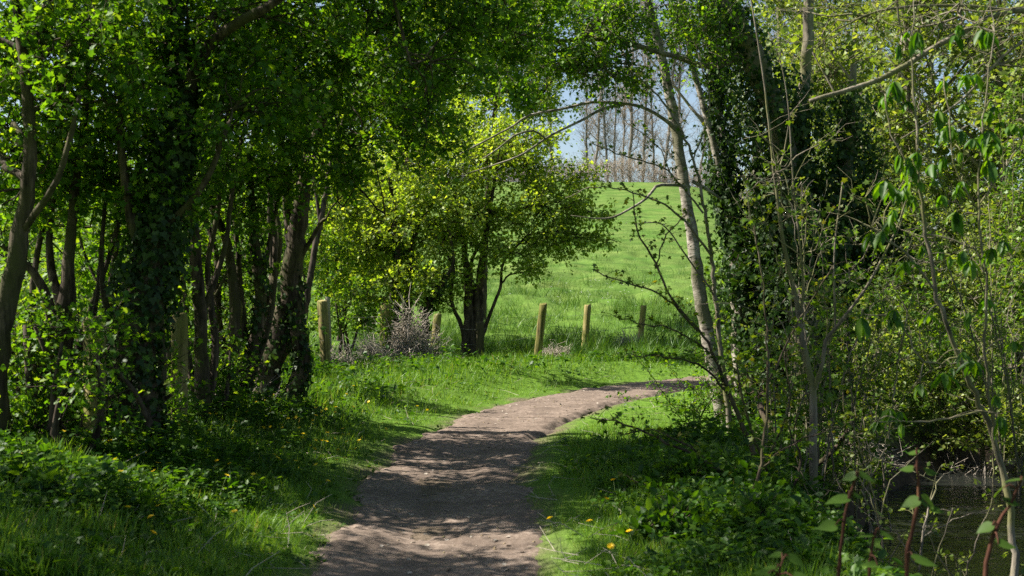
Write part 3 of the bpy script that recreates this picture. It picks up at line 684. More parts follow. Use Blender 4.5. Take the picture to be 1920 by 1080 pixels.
# ---- birch clump and ivy tree right of the path
BI = dict(thin=.95, leaf=M['leaf_dark'], bark=M['bark_birch'], size=.05, per=12, tw=7, clr=.38, shape='kite')
tree('birch_tree', 'pale speckled birch stem leaning left beside the bend of the path', 'tree',
     [S((1372, 835, 14.1, 54), (1356, 770, 14, 40), (1338, 680, 14, 34), (1318, 580, 14, 31), (1303, 480, 14, 28), (1288, 380, 14, 26), (1270, 260, 14, 24), (1250, 150, 14, 22), (1232, 70, 14, 19), (1208, -20, 14, 16), (1180, -140, 14, 14), (1080, -500, 14, 8)),
      S((1262, 238, 14, 12), (1244, 222, 13.9, 9), (1212, 204, 13.8, 8), (1185, 196, 13.7, 7.5), (1112, 192, 13.5, 6.5), (1052, 205, 13.4, 6), (992, 216, 13.3, 5.5), (962, 236, 13.2, 5), (895, 272, 13.1, 4), (840, 300, 13, 2)),
      S((1170, 197, 13.7, 7), (1130, 204, 13.5, 7), (1082, 230, 13.4, 6), (1032, 254, 13.3, 5), (985, 286, 13.2, 4.5), (938, 306, 13.2, 4), (860, 330, 13.2, 2)),
      S((1020, 258, 13.3, 5), (1000, 245, 13.2, 5), (965, 254, 13.1, 4.5), (935, 278, 13.1, 4), (905, 298, 13, 2.5)),
      S((1292, 350, 14, 9), (1262, 346, 13.8, 8), (1230, 350, 13.6, 7), (1212, 372, 13.5, 6), (1175, 395, 13.4, 5), (1135, 410, 13.3, 4), (1070, 404, 13.2, 2)),
      S((1298, 340, 14, 9), (1320, 352, 14, 8), (1350, 372, 14.1, 6))],
     [((1.4, 13.6, 6.6), (1.3, 1.4, .9), 22), ((.6, 13, 8.2), (1.8, 1.8, 1.2), 30), E(1290, 20, 14.6, .5, .4, .35, 10), E(1150, 30, 14.3, .5, .4, .25, 9), E(1150, -90, 14, .9, .8, .4, 16)], seed=41, lim_r=.012, **BI)
tree('birch_tree', 'slender grey stem with an ivy sleeve rising just right of the leaning birch', 'tree',
     [S((1400, 830, 14.6, 56), (1394, 740, 14.6, 46), (1388, 640, 14.6, 42), (1380, 520, 14.6, 36), (1370, 420, 14.6, 24), (1345, 300, 14.6, 18), (1320, 200, 14.6, 15), (1296, 110, 14.6, 13), (1282, 0, 14.6, 11), (1270, -120, 14.6, 7)),
      S((1376, 480, 14.6, 20), (1362, 330, 14.7, 18), (1348, 200, 14.8, 16), (1340, 60, 14.8, 13), (1330, -100, 14.8, 9)),
      S((1420, 830, 14.8, 26), (1436, 700, 14.9, 24), (1428, 560, 14.9, 22), (1420, 430, 15, 18), (1415, 250, 15, 12))],
     [E(1330, 40, 14.6, .5, .5, .4, 10), E(1390, 130, 14.8, .5, .5, .4, 9)], seed=42, ivy=[(0, .18, .52, .22, 1900), (1, .05, .7, .26, 2600), (2, .2, 1, .16, 1100)], lim_r=.012, **BI)
tree('ivy_tree', 'broad dark ivy covered trunk leaning left, its heavy top leaving the frame', 'tree',
     [S((1520, 850, 13.8, 100), (1512, 720, 13.8, 76), (1506, 560, 13.8, 66), (1490, 400, 13.8, 60), (1462, 250, 13.8, 56), (1418, 120, 13.7, 52), (1365, 20, 13.6, 46), (1320, -80, 13.6, 40), (1270, -300, 13.4, 26), (1240, -600, 13, 10)),
      S((1506, 560, 13.8, 40), (1560, 420, 14, 30), (1590, 300, 14.1, 22), (1600, 120, 14.1, 14)),
      S((1490, 400, 13.8, 30), (1500, 260, 14.1, 26), (1512, 110, 14.2, 26), (1520, -20, 14.2, 24), (1530, -150, 14.2, 16)),
      S((1400, 100, 13.7, 16), (1330, 124, 13.6, 13), (1266, 106, 13.5, 11), (1200, 88, 13.4, 10), (1130, 73, 13.3, 9), (1060, 76, 13.2, 8), (980, 80, 13.2, 6), (910, 84, 13.2, 4), (850, 70, 13.2, 2)),
      S((1200, 90, 13.4, 6), (1150, 110, 13.3, 5), (1100, 130, 13.2, 4), (1020, 128, 13.1, 3))],
     [((2.4, 12.8, 7), (1.6, 1.8, 1.2), 36), ((3.6, 12, 8.4), (2, 2, 1.2), 36), ((4.4, 14, 6.8), (1.6, 1.6, 1), 30), E(1360, 60, 13.3, .45, .4, .3, 9), E(1310, -60, 13.6, .8, .6, .35, 14), E(1060, 120, 13.1, .42, .4, .22, 8), E(1150, 140, 13.2, .36, .35, .18, 6), E(1180, 160, 13.8, .3, .3, .15, 4), E(1120, 30, 13.3, .6, .5, .3, 9), E(950, 100, 13.1, .4, .4, .3, 12), E(1020, -10, 13.3, .8, .6, .35, 15), E(1160, 0, 13.4, .6, .5, .35, 12), E(1100, 60, 13.2, .6, .5, .3, 16), E(1080, 130, 13.2, .5, .4, .2, 10), E(1180, 120, 13.3, .3, .3, .2, 7), E(1270, 60, 14.6, .35, .3, .3, 9), E(1320, 60, 13.4, .4, .4, .4, 12)], leaf=M['leaf_dark'], bark=M['bark_grey'], size=.05, per=14, tw=7, seed=43, clr=.36,
     ivy=[(0, 0, .30, .60, 4400), (0, .2, .5, .52, 5200), (0, .5, .8, .26, 1800), (1, 0, .9, .45, 3600), (2, 0, .35, .25, 900)], lim_r=.012)
# ---- thin saplings by the stream
tree('sapling', 'thin grey sapling forking like a wishbone in front of the ivy covered trunk', 'sapling',
     [S((1532, 1060, 10.6, 24), (1528, 960, 10.6, 21), (1524, 860, 10.6, 18), (1526, 790, 10.6, 17), (1522, 720, 10.6, 15), (1504, 640, 10.6, 12), (1492, 560, 10.6, 10), (1470, 460, 10.6, 8), (1452, 330, 10.6, 6), (1432, 150, 10.6, 4), (1405, -20, 10.6, 3), (1390, -110, 10.6, 2)),
      S((1524, 735, 10.6, 10), (1542, 680, 10.5, 8), (1548, 640, 10.5, 9), (1566, 615, 10.4, 7), (1620, 545, 10.3, 6), (1680, 430, 10.2, 4), (1720, 300, 10.2, 3)),
      S((1500, 620, 10.6, 6), (1505, 520, 10.5, 5), (1488, 350, 10.5, 4), (1478, 200, 10.5, 3), (1462, 110, 10.5, 1.6), (1440, 60, 10.5, 1)),
      S((1566, 615, 10.4, 5), (1564, 480, 10.4, 4), (1580, 340, 10.4, 3))],
     [E(1460, 330, 10.6, .5, .5, .7, 9), E(1640, 430, 10.3, .5, .5, .6, 9), E(1500, 480, 10.5, .4, .4, .6, 6)], leaf=M['maple'], bark=M['bark_grey'], size=.05, per=2, tw=6, seed=44, clr=.3, shape='maple', lim_r=.008)
tree('leaning_trunk', 'mossy trunk bent low over the stream bank below the birches', 'tree',
     [S((1600, 1110, 10.9, 34), (1560, 1020, 11.2, 32), (1535, 930, 11.6, 30), (1490, 880, 12, 26), (1455, 820, 12.3, 20), (1420, 750, 12.6, 14), (1395, 690, 12.8, 8)),
      S((1500, 890, 11.9, 14), (1560, 850, 11.7, 11), (1600, 790, 11.6, 7))],
     [E(1430, 720, 12.5, .4, .4, .3, 7)], leaf=M['maple'], bark=M['bark'], size=.05, per=5, tw=6, seed=45, clr=.3, shape='maple', lim_r=.01)

def hit(px, py):
    y = np.arange(4, 110, .05)
    x = (px - 960) / F * y; z = CAMZ + (HOR - py) / F * y
    g = ground(x, y); k = np.argmax(z <= g)
    return np.array([x[k], y[k], g[k]])

# ---- right hand side: the overhanging tree, trees across the stream, shrubs
tree('overhanging_tree', 'tree out at the right whose long bare limb crosses in front of the ivy', 'tree',
     [S((2230, 900, 8.8, 80), (2220, 500, 8.8, 70), (2180, 100, 8.8, 50), (2150, -200, 8.8, 36)),
      S((2190, 150, 8.8, 26), (2040, 40, 8.7, 20), (1900, 20, 8.6, 15), (1790, 68, 8.5, 12), (1705, 118, 8.5, 12), (1650, 148, 8.5, 11), (1600, 165, 8.5, 10), (1518, 190, 8.5, 9)),
      S((1900, 20, 8.6, 9), (1780, 10, 8.5, 7), (1650, 20, 8.4, 5), (1560, 60, 8.4, 3)),
      S((1720, 110, 8.5, 6), (1690, 60, 8.4, 5), (1680, -30, 8.3, 4)),
      S((2010, 40, 8.7, 9), (1900, 90, 8.5, 7), (1800, 190, 8.4, 5), (1690, 260, 8.3, 3))],
     [E(1620, 40, 8.5, .5, .5, .3, 7), E(1800, 20, 8.5, .5, .5, .3, 7), E(1880, 120, 8.5, .4, .4, .3, 6), E(2050, -60, 8.8, 1, 1, .6, 12)],
     leaf=M['leaf_olive'], bark=M['bark_grey'], size=.04, per=3, tw=8, seed=51, clr=.4, lim_r=.010, twig_r=.003)
OT = dict(leaf=M['leaf_olive'], bark=M['bark_grey'], size=.11, per=7, tw=8, clr=.5, shape='kite', lim_r=.03, twig_r=.006, sides=8)
def wood_tree(label, px, d, h, seed, lean=0., n=26, spread=1.5, wpx=16, low=.25, **kw):
    rng = np.random.RandomState(seed)
    x = (px - 960) / F * d; zb = gz(x, d)
    r = wpx * .5 / F * d
    def st(x0, t0, ang, ln, rr):
        b = np.array([x0 + lean * t0 * h, d, zb + t0 * h])
        e = b + np.array([math.sin(ang) * ln, rng.normal(0, .3), math.cos(ang) * ln])
        md = (b + e) / 2 + np.array([rng.normal(0, .12), rng.normal(0, .12), 0]) * ln * .4
        return np.array([np.append(b, rr), np.append(md, rr * .75), np.append(e, rr * .25)])
    stems = [st(x, 0, math.atan(lean), h, r)]
    for k in range(4):
        t = rng.uniform(.15, .6)
        stems.append(st(x, t, rng.choice([-1, 1]) * rng.uniform(.35, .9), h * (1 - t) * .7, r * (1 - t) * .7))
    ells = []
    for k in range(6):
        t = low + (1 - low) * (k + .5) / 6
        ells.append((np.array([x + lean * t * h + rng.normal(0, spread * .5), d + rng.normal(0, .6), zb + t * h]), (spread * rng.uniform(.6, 1), spread * .8, h * .13), n))
    a = dict(OT); a.update(kw)
    return tree(a.pop('name', 'woodland_tree'), label, a.pop('cat', 'tree'), stems, ells, seed=seed, **a)
G1 = "open leaved trees on the far side of the stream"
wood_tree('dark slim trunk across the stream left of the broken stone block', 1672, 21, 8, 61, .02, 31, 1.0, 24, .3, group=G1)
wood_tree('pale forked tree at the right edge, in young olive leaf', 1925, 20, 8, 62, -.06, 31, 1.2, 22, .2, group=G1)
wood_tree('olive leaved tree directly behind the broad ivy covered trunk', 1590, 25, 9, 63, .03, 34, 1.3, 16, .1, group=G1)
wood_tree('olive leaved tree rising behind the hanging chestnut leaves', 1760, 27, 10, 64, -.03, 37, 1.6, 18, .15, group=G1)
wood_tree('leaning olive leaved tree toward the right edge behind the long bare limb', 1850, 31, 12, 65, .05, 37, 1.8, 16, .15, group=G1)
wood_tree('twiggy far tree between the ivy covered trunk and the long bare limb', 1640, 36, 14, 66, 0, 34, 2.0, 16, .2, group=G1)
wood_tree('twiggy far tree behind the forked pale tree', 1985, 36, 14, 67, -.04, 34, 2.2, 16, .15, group=G1)
wood_tree('tall far tree just right of the slender grey stem', 1440, 40, 15, 68, 0, 27, 1.8, 16, .25, group=G1)
wood_tree('tall far tree beyond the wishbone sapling', 1530, 46, 17, 69, .02, 27, 2.2, 14, .2, group=G1)
wood_tree('tall far tree at the back of the wood above the stone block', 1730, 50, 18, 70, 0, 34, 2.6, 14, .15, group=G1)
wood_tree('tall far tree at the back of the wood by the right edge', 1890, 54, 19, 71, 0, 34, 2.8, 14, .15, group=G1)
G2 = "bushes on the far stream bank"
OB = dict(leaf=M['leaf_olive'], size=.08, per=9, tw=8, clr=.31, group=G2, bark=M['bark_grey'])
bush('dense bush on the far bank right behind the ivy covered trunk', 1610, 700, 16.5, .9, .9, 40, 81, **OB)
bush('leafy bright bush on the far bank above the stone block', 1770, 690, 20, 1.3, .8, 45, 82, **dict(OB, leaf=M['leaf_field']))
bush('twiggy bush hanging over the stream at the right edge', 1880, 760, 16, 1.0, .8, 37, 83, **OB)
bush('tall twiggy bush at the back right behind the chestnut sapling', 1850, 520, 20, 1.5, 1.4, 54, 84, **OB)
bush('loose high bush behind the chestnut leaves in the middle right', 1690, 480, 22, 1.5, 1.5, 54, 85, **OB)
bush('tangled bush far back between ivy tree and forked tree', 1590, 520, 23, 1.3, 1.4, 45, 86, **dict(OB, leaf=M['leaf_dark']))
bush('small bright bush on the near bank at the foot of the ivy covered trunk', 1585, 860, 13, .4, .35, 16, 87, leaf=M['leaf_field'], size=.05, per=12, tw=8, clr=.25, group=G2)
bush('bush filling the gap between the slender grey stem and the ivy covered trunk', 1420, 600, 19, .9, 1.2, 35, 88, leaf=M['leaf_field'], size=.06, per=12, tw=8, clr=.4, group=G2)
bush('dark ivy smothered bush right of the broad trunk', 1600, 420, 14.6, .55, .8, 29, 89, leaf=M['ivy'], size=.06, per=14, tw=8, clr=.35, shape='ivy', group=G2)
bush('dark ivy smothered bush between the slender grey stem and the broad trunk', 1455, 470, 14.3, .40, .75, 29, 91, leaf=M['ivy'], size=.065, per=12, tw=8, clr=.32, shape='ivy', group=G2)
bush('dark ivy smothered low bush at the foot of the broad trunk', 1470, 690, 14.2, .45, .55, 27, 92, leaf=M['ivy'], size=.065, per=12, tw=8, clr=.32, shape='ivy', group=G2)
bush('dark leaved bush on the far bank left of the slim dark trunk', 1645, 630, 18.5, .7, .8, 29, 93, **dict(OB, leaf=M['leaf_dark']))
bush('dark leaved bush high behind the chestnut leaves near the right edge', 1850, 400, 24, 1.2, 1.3, 35, 94, **dict(OB, leaf=M['leaf_dark']))
BR = dict(leaf=M['herb'], size=.06, per=11, tw=8, clr=.2, shape='oval', group='bramble mounds on the near bank')
bush('dark bramble mound in the shade below the trailing maple shoots', 1290, 925, 8.6, .34, .17, 18, 95, **BR)
bush('dark bramble mound at the lip of the near bank beside the mossy bent trunk', 1400, 960, 8.9, .36, .22, 18, 96, **BR)
bush('dark bramble mound nearest the bottom edge right of the dandelions', 1290, 1010, 7.2, .26, .16, 16, 97, **BR)
bush('dark bramble mound at the bottom edge under the cupped pale leaves', 1420, 1040, 6.9, .30, .20, 16, 98, **BR)
bush('dim bush low on the far bank beneath the stone block', 1700, 850, 17.2, .9, .3, 21, 90, leaf=M['leaf_field'], size=.06, per=9, tw=8, clr=.3, group=G2)

# ---- saplings with hand placed leaves
def sprig_leaves(acc, wood, pts, gap, size, rng, shape='maple', side=.14, droop=.5, start=.15):
    L = np.linalg.norm(np.diff(pts[:, :3], axis=0), axis=1).sum()
    n = max(2, int(L / gap)); k = np.linspace(start, 1, n) * (len(pts) - 1)
    i = k.astype(int).clip(0, len(pts) - 2); f = (k - i)[:, None]
    c = (pts[i] * (1 - f) + pts[i + 1] * f)[:, :3]
    for q in range(2):
        off = rng.normal(0, 1, (n, 3)); off[:, 2] = np.abs(off[:, 2]) * .5
        off /= np.linalg.norm(off, axis=1)[:, None]; off *= side * rng.uniform(.2, 1.2, (n, 1))
        e = c + off
        wood.twigs(c, c + off * .5 + np.array([0, 0, .01]), e, .0025, .0014)
        for w in range(3):
            D = off / (np.linalg.norm(off, axis=1)[:, None]) * .7 + rng.normal(0, .6, (n, 3)); D[:, 2] -= droop
            N = rng.normal(0, .4, (n, 3)); N[:, 2] += .9
            leaves(acc, e + rng.normal(0, .012, (n, 3)), D, N, size * rng.uniform(.5, 1.15, n), shape)
def sapling(label, stems, leaf, bark, size, gap, seed, shape='maple', side=.14, droop=.5, cat='sapling', name='sapling', group=None):
    rng = np.random.RandomState(seed)
    wood, cr = Acc(), Acc()
    base = stems[0][0, :3].copy(); base[2] = gz(base[0], base[1])
    for k, st in enumerate(stems):
        if k == 0:
            st = st.copy()
            if st[0, 2] - base[2] < .3: st[0, 2] = base[2] - .1
            else: st = np.vstack([np.append(base - np.array([0, 0, .1]), st[0, 3] * 1.2), st])
        rs = resample(st, .08); rs[:, :3] += rng.normal(0, .006, (len(rs), 3))
        wood.tube(rs[:, :3], np.maximum(rs[:, 3], .002), 6)
        sprig_leaves(cr, wood, rs, gap, size, rng, shape, side, droop)
    o = thing(name, label, cat, base, group)
    link("stem", wood.mesh("stem", base, True), bark, o)
    link("crown", cr.mesh("crown", base), leaf, o)
    return o
sapling('dark wiry maple sapling reaching sprays of small leaves over the path bend',
        [S((1440, 930, 9.6, 14), (1400, 820, 9.6, 10), (1352, 700, 9.6, 7), (1318, 630, 9.6, 5), (1262, 560, 9.6, 4.5), (1222, 480, 9.6, 4), (1196, 430, 9.6, 3), (1186, 360, 9.6, 2)),
         S((1310, 620, 9.6, 4), (1250, 560, 9.5, 3.5), (1190, 535, 9.4, 3), (1120, 512, 9.3, 2)),
         S((1330, 660, 9.6, 4), (1270, 620, 9.6, 3), (1210, 610, 9.5, 2.5), (1150, 590, 9.5, 1.6)),
         S((1370, 740, 9.6, 5), (1320, 690, 9.5, 4), (1250, 670, 9.4, 3), (1190, 668, 9.4, 2)),
         S((1230, 500, 9.6, 3), (1250, 440, 9.6, 2.5), (1290, 400, 9.6, 2))],
        M['maple'], M['bark'], .042, .085, 101, side=.09)
sapling('low maple sapling trailing leafy shoots across the short grass right of the path',
        [S((1430, 1010, 8.6, 12), (1400, 930, 8.6, 9), (1330, 870, 8.6, 6), (1250, 830, 8.6, 5), (1170, 795, 8.6, 4), (1108, 782, 8.6, 2)),
         S((1330, 870, 8.6, 4), (1280, 830, 8.6, 4), (1225, 808, 8.6, 3), (1170, 815, 8.5, 2)),
         S((1400, 930, 8.6, 6), (1330, 940, 8.5, 5), (1260, 930, 8.4, 4), (1180, 900, 8.4, 2)),
         S((1410, 960, 8.6, 6), (1350, 1000, 8.4, 5), (1270, 990, 8.3, 3))],
        M['maple'], M['bark'], .045, .075, 102, side=.10)
sapling('bushy maple sapling with drooping yellowish leaves under the wishbone sapling',
        [S((1480, 1090, 8.9, 12), (1460, 980, 8.9, 9), (1440, 880, 8.9, 7), (1400, 780, 8.9, 5), (1380, 680, 8.9, 3)),
         S((1455, 960, 8.9, 6), (1500, 880, 8.9, 5), (1480, 800, 8.9, 3)),
         S((1450, 940, 8.9, 6), (1380, 900, 8.8, 4), (1330, 900, 8.8, 3)),
         S((1440, 860, 8.9, 4), (1480, 760, 8.9, 3), (1470, 650, 8.9, 2))],
        M['maple'], M['bark'], .05, .075, 103, side=.12, droop=.8)
sapling('thin maple shoots standing in the shade before the ivy covered trunk',
        [S((1380, 1060, 8.2, 8), (1420, 900, 8.2, 6), (1440, 720, 8.2, 4), (1430, 520, 8.2, 3), (1400, 360, 8.2, 2)),
         S((1440, 720, 8.2, 4), (1500, 600, 8.2, 3), (1560, 500, 8.2, 2)), S((1425, 880, 8.2, 4), (1490, 830, 8.2, 3), (1580, 800, 8.2, 2))],
        M['maple'], M['bark'], .045, .11, 104, side=.12, droop=.7)
def wiry(label, px, d, seed, n=9, h=2.2, spread=1.6, bark='bark_grey', leaf='leaf_olive', gap=.09, group='wiry bare shrubs by the stream'):
    rng = np.random.RandomState(seed)
    x = (px - 960) / F * d; zb = gz(x, d)
    sts = []
    for k in range(n):
        az = rng.uniform(0, 2 * math.pi); out_ = spread * rng.uniform(.4, 1.2); hh = h * rng.uniform(.5, 1.1)
        p0 = np.array([x + rng.normal(0, .12), d + rng.normal(0, .12), zb])
        dv = np.array([math.cos(az) * out_, math.sin(az) * out_ * .5, 0])
        pts = [p0, p0 + dv * .25 + [0, 0, hh * .5], p0 + dv * .65 + [0, 0, hh * .85], p0 + dv * 1.1 + [0, 0, hh * rng.uniform(.8, 1.15)]]
        r = rng.uniform(.006, .012)
        st = np.array([np.append(p, r * q) for p, q in zip(pts, (1, .75, .5, .2))]); sts.append(st)
        for j in range(3):
            a = st[rng.randint(1, 3), :3]; e = a + dv * rng.uniform(-.1, .6) + np.array([rng.normal(0, .35), rng.normal(0, .2), rng.uniform(.1, .7)])
            sts.append(np.array([np.append(a, r * .5), np.append((a + e) / 2 + rng.normal(0, .05, 3), r * .38), np.append(e, r * .15)]))
    return sapling(label, sts, M[leaf], M[bark], .045, gap, seed, 'kite', .09, .3, cat='shrub', name='shrub', group=group)
wiry('arching wiry shrub in front of the broad ivy covered trunk', 1500, 12.2, 501, 7, 3.0, 1.2, gap=.3)
wiry('pale wiry shrub between the wishbone sapling and the hanging chestnut leaves', 1640, 12.8, 502, 10, 3.4, 1.5, gap=.2)
wiry('wiry shrub arching over the far water behind the chestnut sapling', 1780, 16.2, 503, 12, 3.6, 2.0)
wiry('tall wiry shrub at the right edge reaching into the sky gaps', 1900, 14.5, 504, 12, 4.6, 2.0)
wiry('wiry shrub on the far bank left of the stone block', 1640, 18.5, 505, 10, 4.4, 1.8)
wiry('low wiry shrub sprawling over the near bank above the red shoots', 1640, 8.6, 506, 6, 1.2, 1.0, gap=.35)
wiry('tangled low wiry shrub in the near right corner before the water', 1800, 7.8, 507, 6, 1.1, 1.0, gap=.4)
wiry('small wiry shrub shading the path bend beneath the pale birch', 1330, 13.6, 508, 7, .34, .5, 'bark', 'leaf_dark', .06)
# leafy saplings crowding the near bank and hanging into the gap
sapling('tall maple sapling beside the pale birch hanging fine leaf sprays into the gap',
        [S((1372, 830, 12.8, 12), (1350, 640, 12.8, 9), (1330, 450, 12.8, 7), (1300, 300, 12.8, 5), (1250, 200, 12.8, 4), (1180, 130, 12.8, 2)),
         S((1335, 480, 12.8, 5), (1270, 400, 12.7, 4), (1200, 365, 12.6, 3), (1120, 350, 12.5, 2), (1060, 372, 12.5, 1.5)),
         S((1320, 400, 12.8, 4), (1250, 320, 12.8, 3), (1180, 295, 12.7, 2.5), (1110, 270, 12.7, 2)),
         S((1260, 330, 12.8, 2.5), (1230, 270, 12.7, 2), (1180, 235, 12.7, 1.5)),
         S((1345, 560, 12.8, 4), (1280, 470, 12.7, 3), (1240, 420, 12.7, 2.5), (1190, 420, 12.6, 1.5)),
         S((1300, 300, 12.8, 3), (1330, 200, 12.8, 2.5), (1310, 100, 12.8, 2))],
        M['maple'], M['bark_grey'], .048, .10, 105, side=.10, group='leafy saplings on the near bank')
for k, (lab, px, d, h, sp_, lf) in enumerate([
    ('leafy maple shoots massed between ivy trunk and wishbone sapling', 1475, 11.2, 2.3, .8, 'leaf_field'),
    ('leafy maple shoots massed right of the wishbone sapling', 1600, 11.6, 2.6, .9, 'maple'),
    ('leafy maple shoots across the water behind the hanging chestnut leaves', 1770, 16.4, 3.6, 1.4, 'leaf_field'),
    ('tall leafy maple shoots across the water at the right edge', 1890, 18.4, 4.6, 1.6, 'leaf_field')]):
    rng = np.random.RandomState(700 + k); x = (px - 960) / F * d; zb = gz(x, d); sts = []
    for q in range(9):
        dv = np.array([rng.normal(0, .5) * sp_, rng.normal(0, .25) * sp_, 0]); hh = h * rng.uniform(.5, 1.1)
        p0 = np.array([x + rng.normal(0, .2) * sp_, d + rng.normal(0, .15), zb])
        st = np.array([np.append(p0, .009), np.append(p0 + dv * .3 + [0, 0, hh * .5], .007), np.append(p0 + dv * .8 + [0, 0, hh * .9], .004), np.append(p0 + dv * 1.2 + [0, 0, hh], .002)]); sts.append(st)
        for w in range(2):
            a_ = st[rng.randint(1, 3), :3]; e_ = a_ + np.array([rng.normal(0, .4), rng.normal(0, .2), rng.uniform(0, .4)]) * sp_
            sts.append(np.array([np.append(a_, .004), np.append((a_ + e_) / 2 + rng.normal(0, .05, 3), .003), np.append(e_, .0015)]))
    sapling(lab, sts, M[lf], M['bark_grey'], .05 + .0025 * max(0, d - 9), .075 + .002 * d, 720 + k, 'maple', .11 + .004 * d, .5, group='leafy saplings on the near bank' if d < 13 else 'leafy saplings across the water')
# horse chestnut with hanging young leaves
rng = np.random.RandomState(111)
wood, cr = Acc(), Acc()
cst = [S((1900, 1020, 7.2, 20), (1870, 850, 7.2, 16), (1830, 740, 7.1, 14), (1785, 640, 7, 12), (1755, 540, 6.9, 11), (1738, 440, 6.9, 10), (1724, 330, 6.8, 8), (1716, 200, 6.8, 6), (1710, 60, 6.8, 4), (1722, -60, 6.8, 3)),
       S((1870, 850, 7.2, 10), (1850, 700, 7, 8), (1848, 540, 6.8, 7), (1835, 350, 6.7, 6), (1850, 180, 6.7, 4), (1862, 60, 6.7, 3), (1850, -50, 6.7, 2)),
       S((1755, 540, 6.9, 7), (1700, 480, 6.8, 6), (1650, 440, 6.7, 4), (1620, 420, 6.7, 3)),
       S((1724, 330, 6.8, 5), (1690, 290, 6.8, 4), (1655, 180, 6.8, 3)),
       S((1840, 400, 6.8, 5), (1790, 310, 6.7, 4), (1775, 160, 6.7, 3)),
       S((1838, 380, 6.8, 5), (1890, 310, 6.7, 4), (1930, 240, 6.7, 3)),
       S((1800, 670, 7, 6), (1735, 680, 6.9, 5), (1680, 600, 6.8, 4), (1620, 590, 6.8, 3)),
       S((1840, 770, 7.1, 6), (1760, 790, 7, 5), (1690, 790, 6.9, 4), (1640, 790, 6.9, 3)),
       S((1735, 440, 6.9, 5), (1790, 450, 6.8, 4), (1830, 470, 6.8, 3))]
base = cst[0][0, :3].copy(); base[2] = gz(base[0], base[1])
dense = []
for k, st in enumerate(cst):
    if k == 0: st = np.vstack([np.append(base - np.array([0, 0, .1]), .035), st])
    rs = resample(st, .08); rs[:, :3] += rng.normal(0, .006, (len(rs), 3)); dense.append(rs)
    wood.tube(rs[:, :3], rs[:, 3] * .7, 7)
dense = np.vstack(dense)
spots = [(1702, 60), (1685, 85), (1720, 60), (1790, 66), (1852, 60), (1659, 180), (1701, 190), (1770, 150), (1778, 235), (1685, 290), (1720, 285), (1747, 308), (1800, 285), (1803, 245), (1852, 245), (1852, 300), (1887, 312), (1752, 338), (1704, 340), (1671, 352), (1803, 340), (1706, 372), (1667, 415), (1634, 436), (1655, 432), (1729, 460), (1764, 465), (1806, 470), (1782, 480), (1820, 488), (1701, 490), (1898, 232), (1615, 595), (1675, 580), (1785, 690), (1805, 660), (1832, 685), (1725, 720), (1645, 790), (1690, 795), (1875, 780), (1740, 590), (1850, 560), (1880, 450), (1900, 640), (1865, 200), (1830, 140)]
for px, py in spots:
    c = W(px, py, rng.uniform(6.5, 7.0))
    a = dense[np.argmin(np.linalg.norm(dense[:, :3] - c, axis=1) + np.maximum(0, dense[:, 2] - c[2]) * .5)][:3]
    pts = resample(np.vstack([a, (a + c) / 2 + np.array([0, 0, .04]), c + np.array([0, 0, .012]), c]), .05)
    wood.tube(pts, np.linspace(.004, .002, len(pts)), 5)
    for rep in range(rng.randint(1, 4)):
        nl = rng.randint(5, 8); az = np.arange(nl) * 2 * math.pi / nl + rng.rand() * 6
        sz = rng.uniform(.06, .14)
        sp = rng.uniform(.15, .95)
        D = np.stack([np.cos(az) * sp, np.sin(az) * sp, np.full(nl, -1.)], -1) + rng.normal(0, .22, (nl, 3))
        N = np.stack([np.cos(az), np.sin(az), np.full(nl, .6)], -1) + rng.normal(0, .1, (nl, 3))
        o = rng.normal(0, .06, 3) * (rep > 0)
        leaves(cr, np.repeat((c + o)[None], nl, 0), D, N, sz * rng.uniform(.6, 1.15, nl), 'oval', rng.uniform(.45, .75, nl))
o = thing('horse_chestnut', 'young horse chestnut with limp bright green leaves hanging like half closed umbrellas', 'sapling', base)
link("stem", wood.mesh("stem", base, True), M['bark_grey'], o)
link("crown", cr.mesh("crown", base), M['chestnut'], o)

# knotweed shoots close to the camera
_h = [(0, 0, 0), (-.10, .20, .03), (.06, .42, .05), (.32, .47, .04), (.62, .32, .01), (1.02, 0, -.12), (.62, -.32, .01), (.32, -.47, .04), (.06, -.42, .05), (-.10, -.20, .03), (.30, 0, -.02), (.62, 0, -.04)]
TEMPL['heart'] = (np.array(_h), [np.array([[0, 10, 1], [1, 10, 2], [2, 10, 3], [3, 10, 11], [3, 11, 4], [4, 11, 5], [5, 11, 6], [6, 11, 7], [7, 11, 10], [7, 10, 8], [8, 10, 9], [9, 10, 0]])])
def knotweed(label, pts, lv, seed):
    rng = np.random.RandomState(seed)
    st = S(*pts); base = st[0, :3].copy(); base[2] = gz(base[0], base[1])
    st = np.vstack([np.append(base - np.array([0, 0, .1]), st[0, 3] * 1.2), st])
    a = Acc(); rs = resample(st, .05); rs[:, :3] += rng.normal(0, .0015, (len(rs), 3))
    rs[:, 3] *= .55 + .16 * (np.arange(len(rs)) % 4 == 0)
    a.tube(rs[:, :3], rs[:, 3], 8)
    o = thing('knotweed_shoot', label, 'plant', base, 'red stemmed shoots with heart shaped leaves in the near corner')
    for px, py, d, sz, az in lv:
        c = W(px, py, d)
        s = rs[np.argmin(np.linalg.norm(rs[:, :3] - c, axis=1))][:3]
        pts = resample(np.vstack([s, (s + c) / 2 + np.array([0, 0, .015]), c]), .03)
        a.tube(pts, np.linspace(.004, .0022, len(pts)), 5)
        l = Acc(); D = np.array([[math.cos(az), math.sin(az) * .6, rng.uniform(-.5, .1)]]); N = np.array([[rng.normal(0, .35), -.45 + rng.normal(0, .2), 1.]])
        leaves(l, c[None], D, N, sz * rng.uniform(.55, .78), 'heart', .95)
        me = l.mesh("leaf", base, True)
        link("leaf", me, M['knotweed'], o)
    link("stem", a.mesh("stem", base, True), M['red_stem'], o)
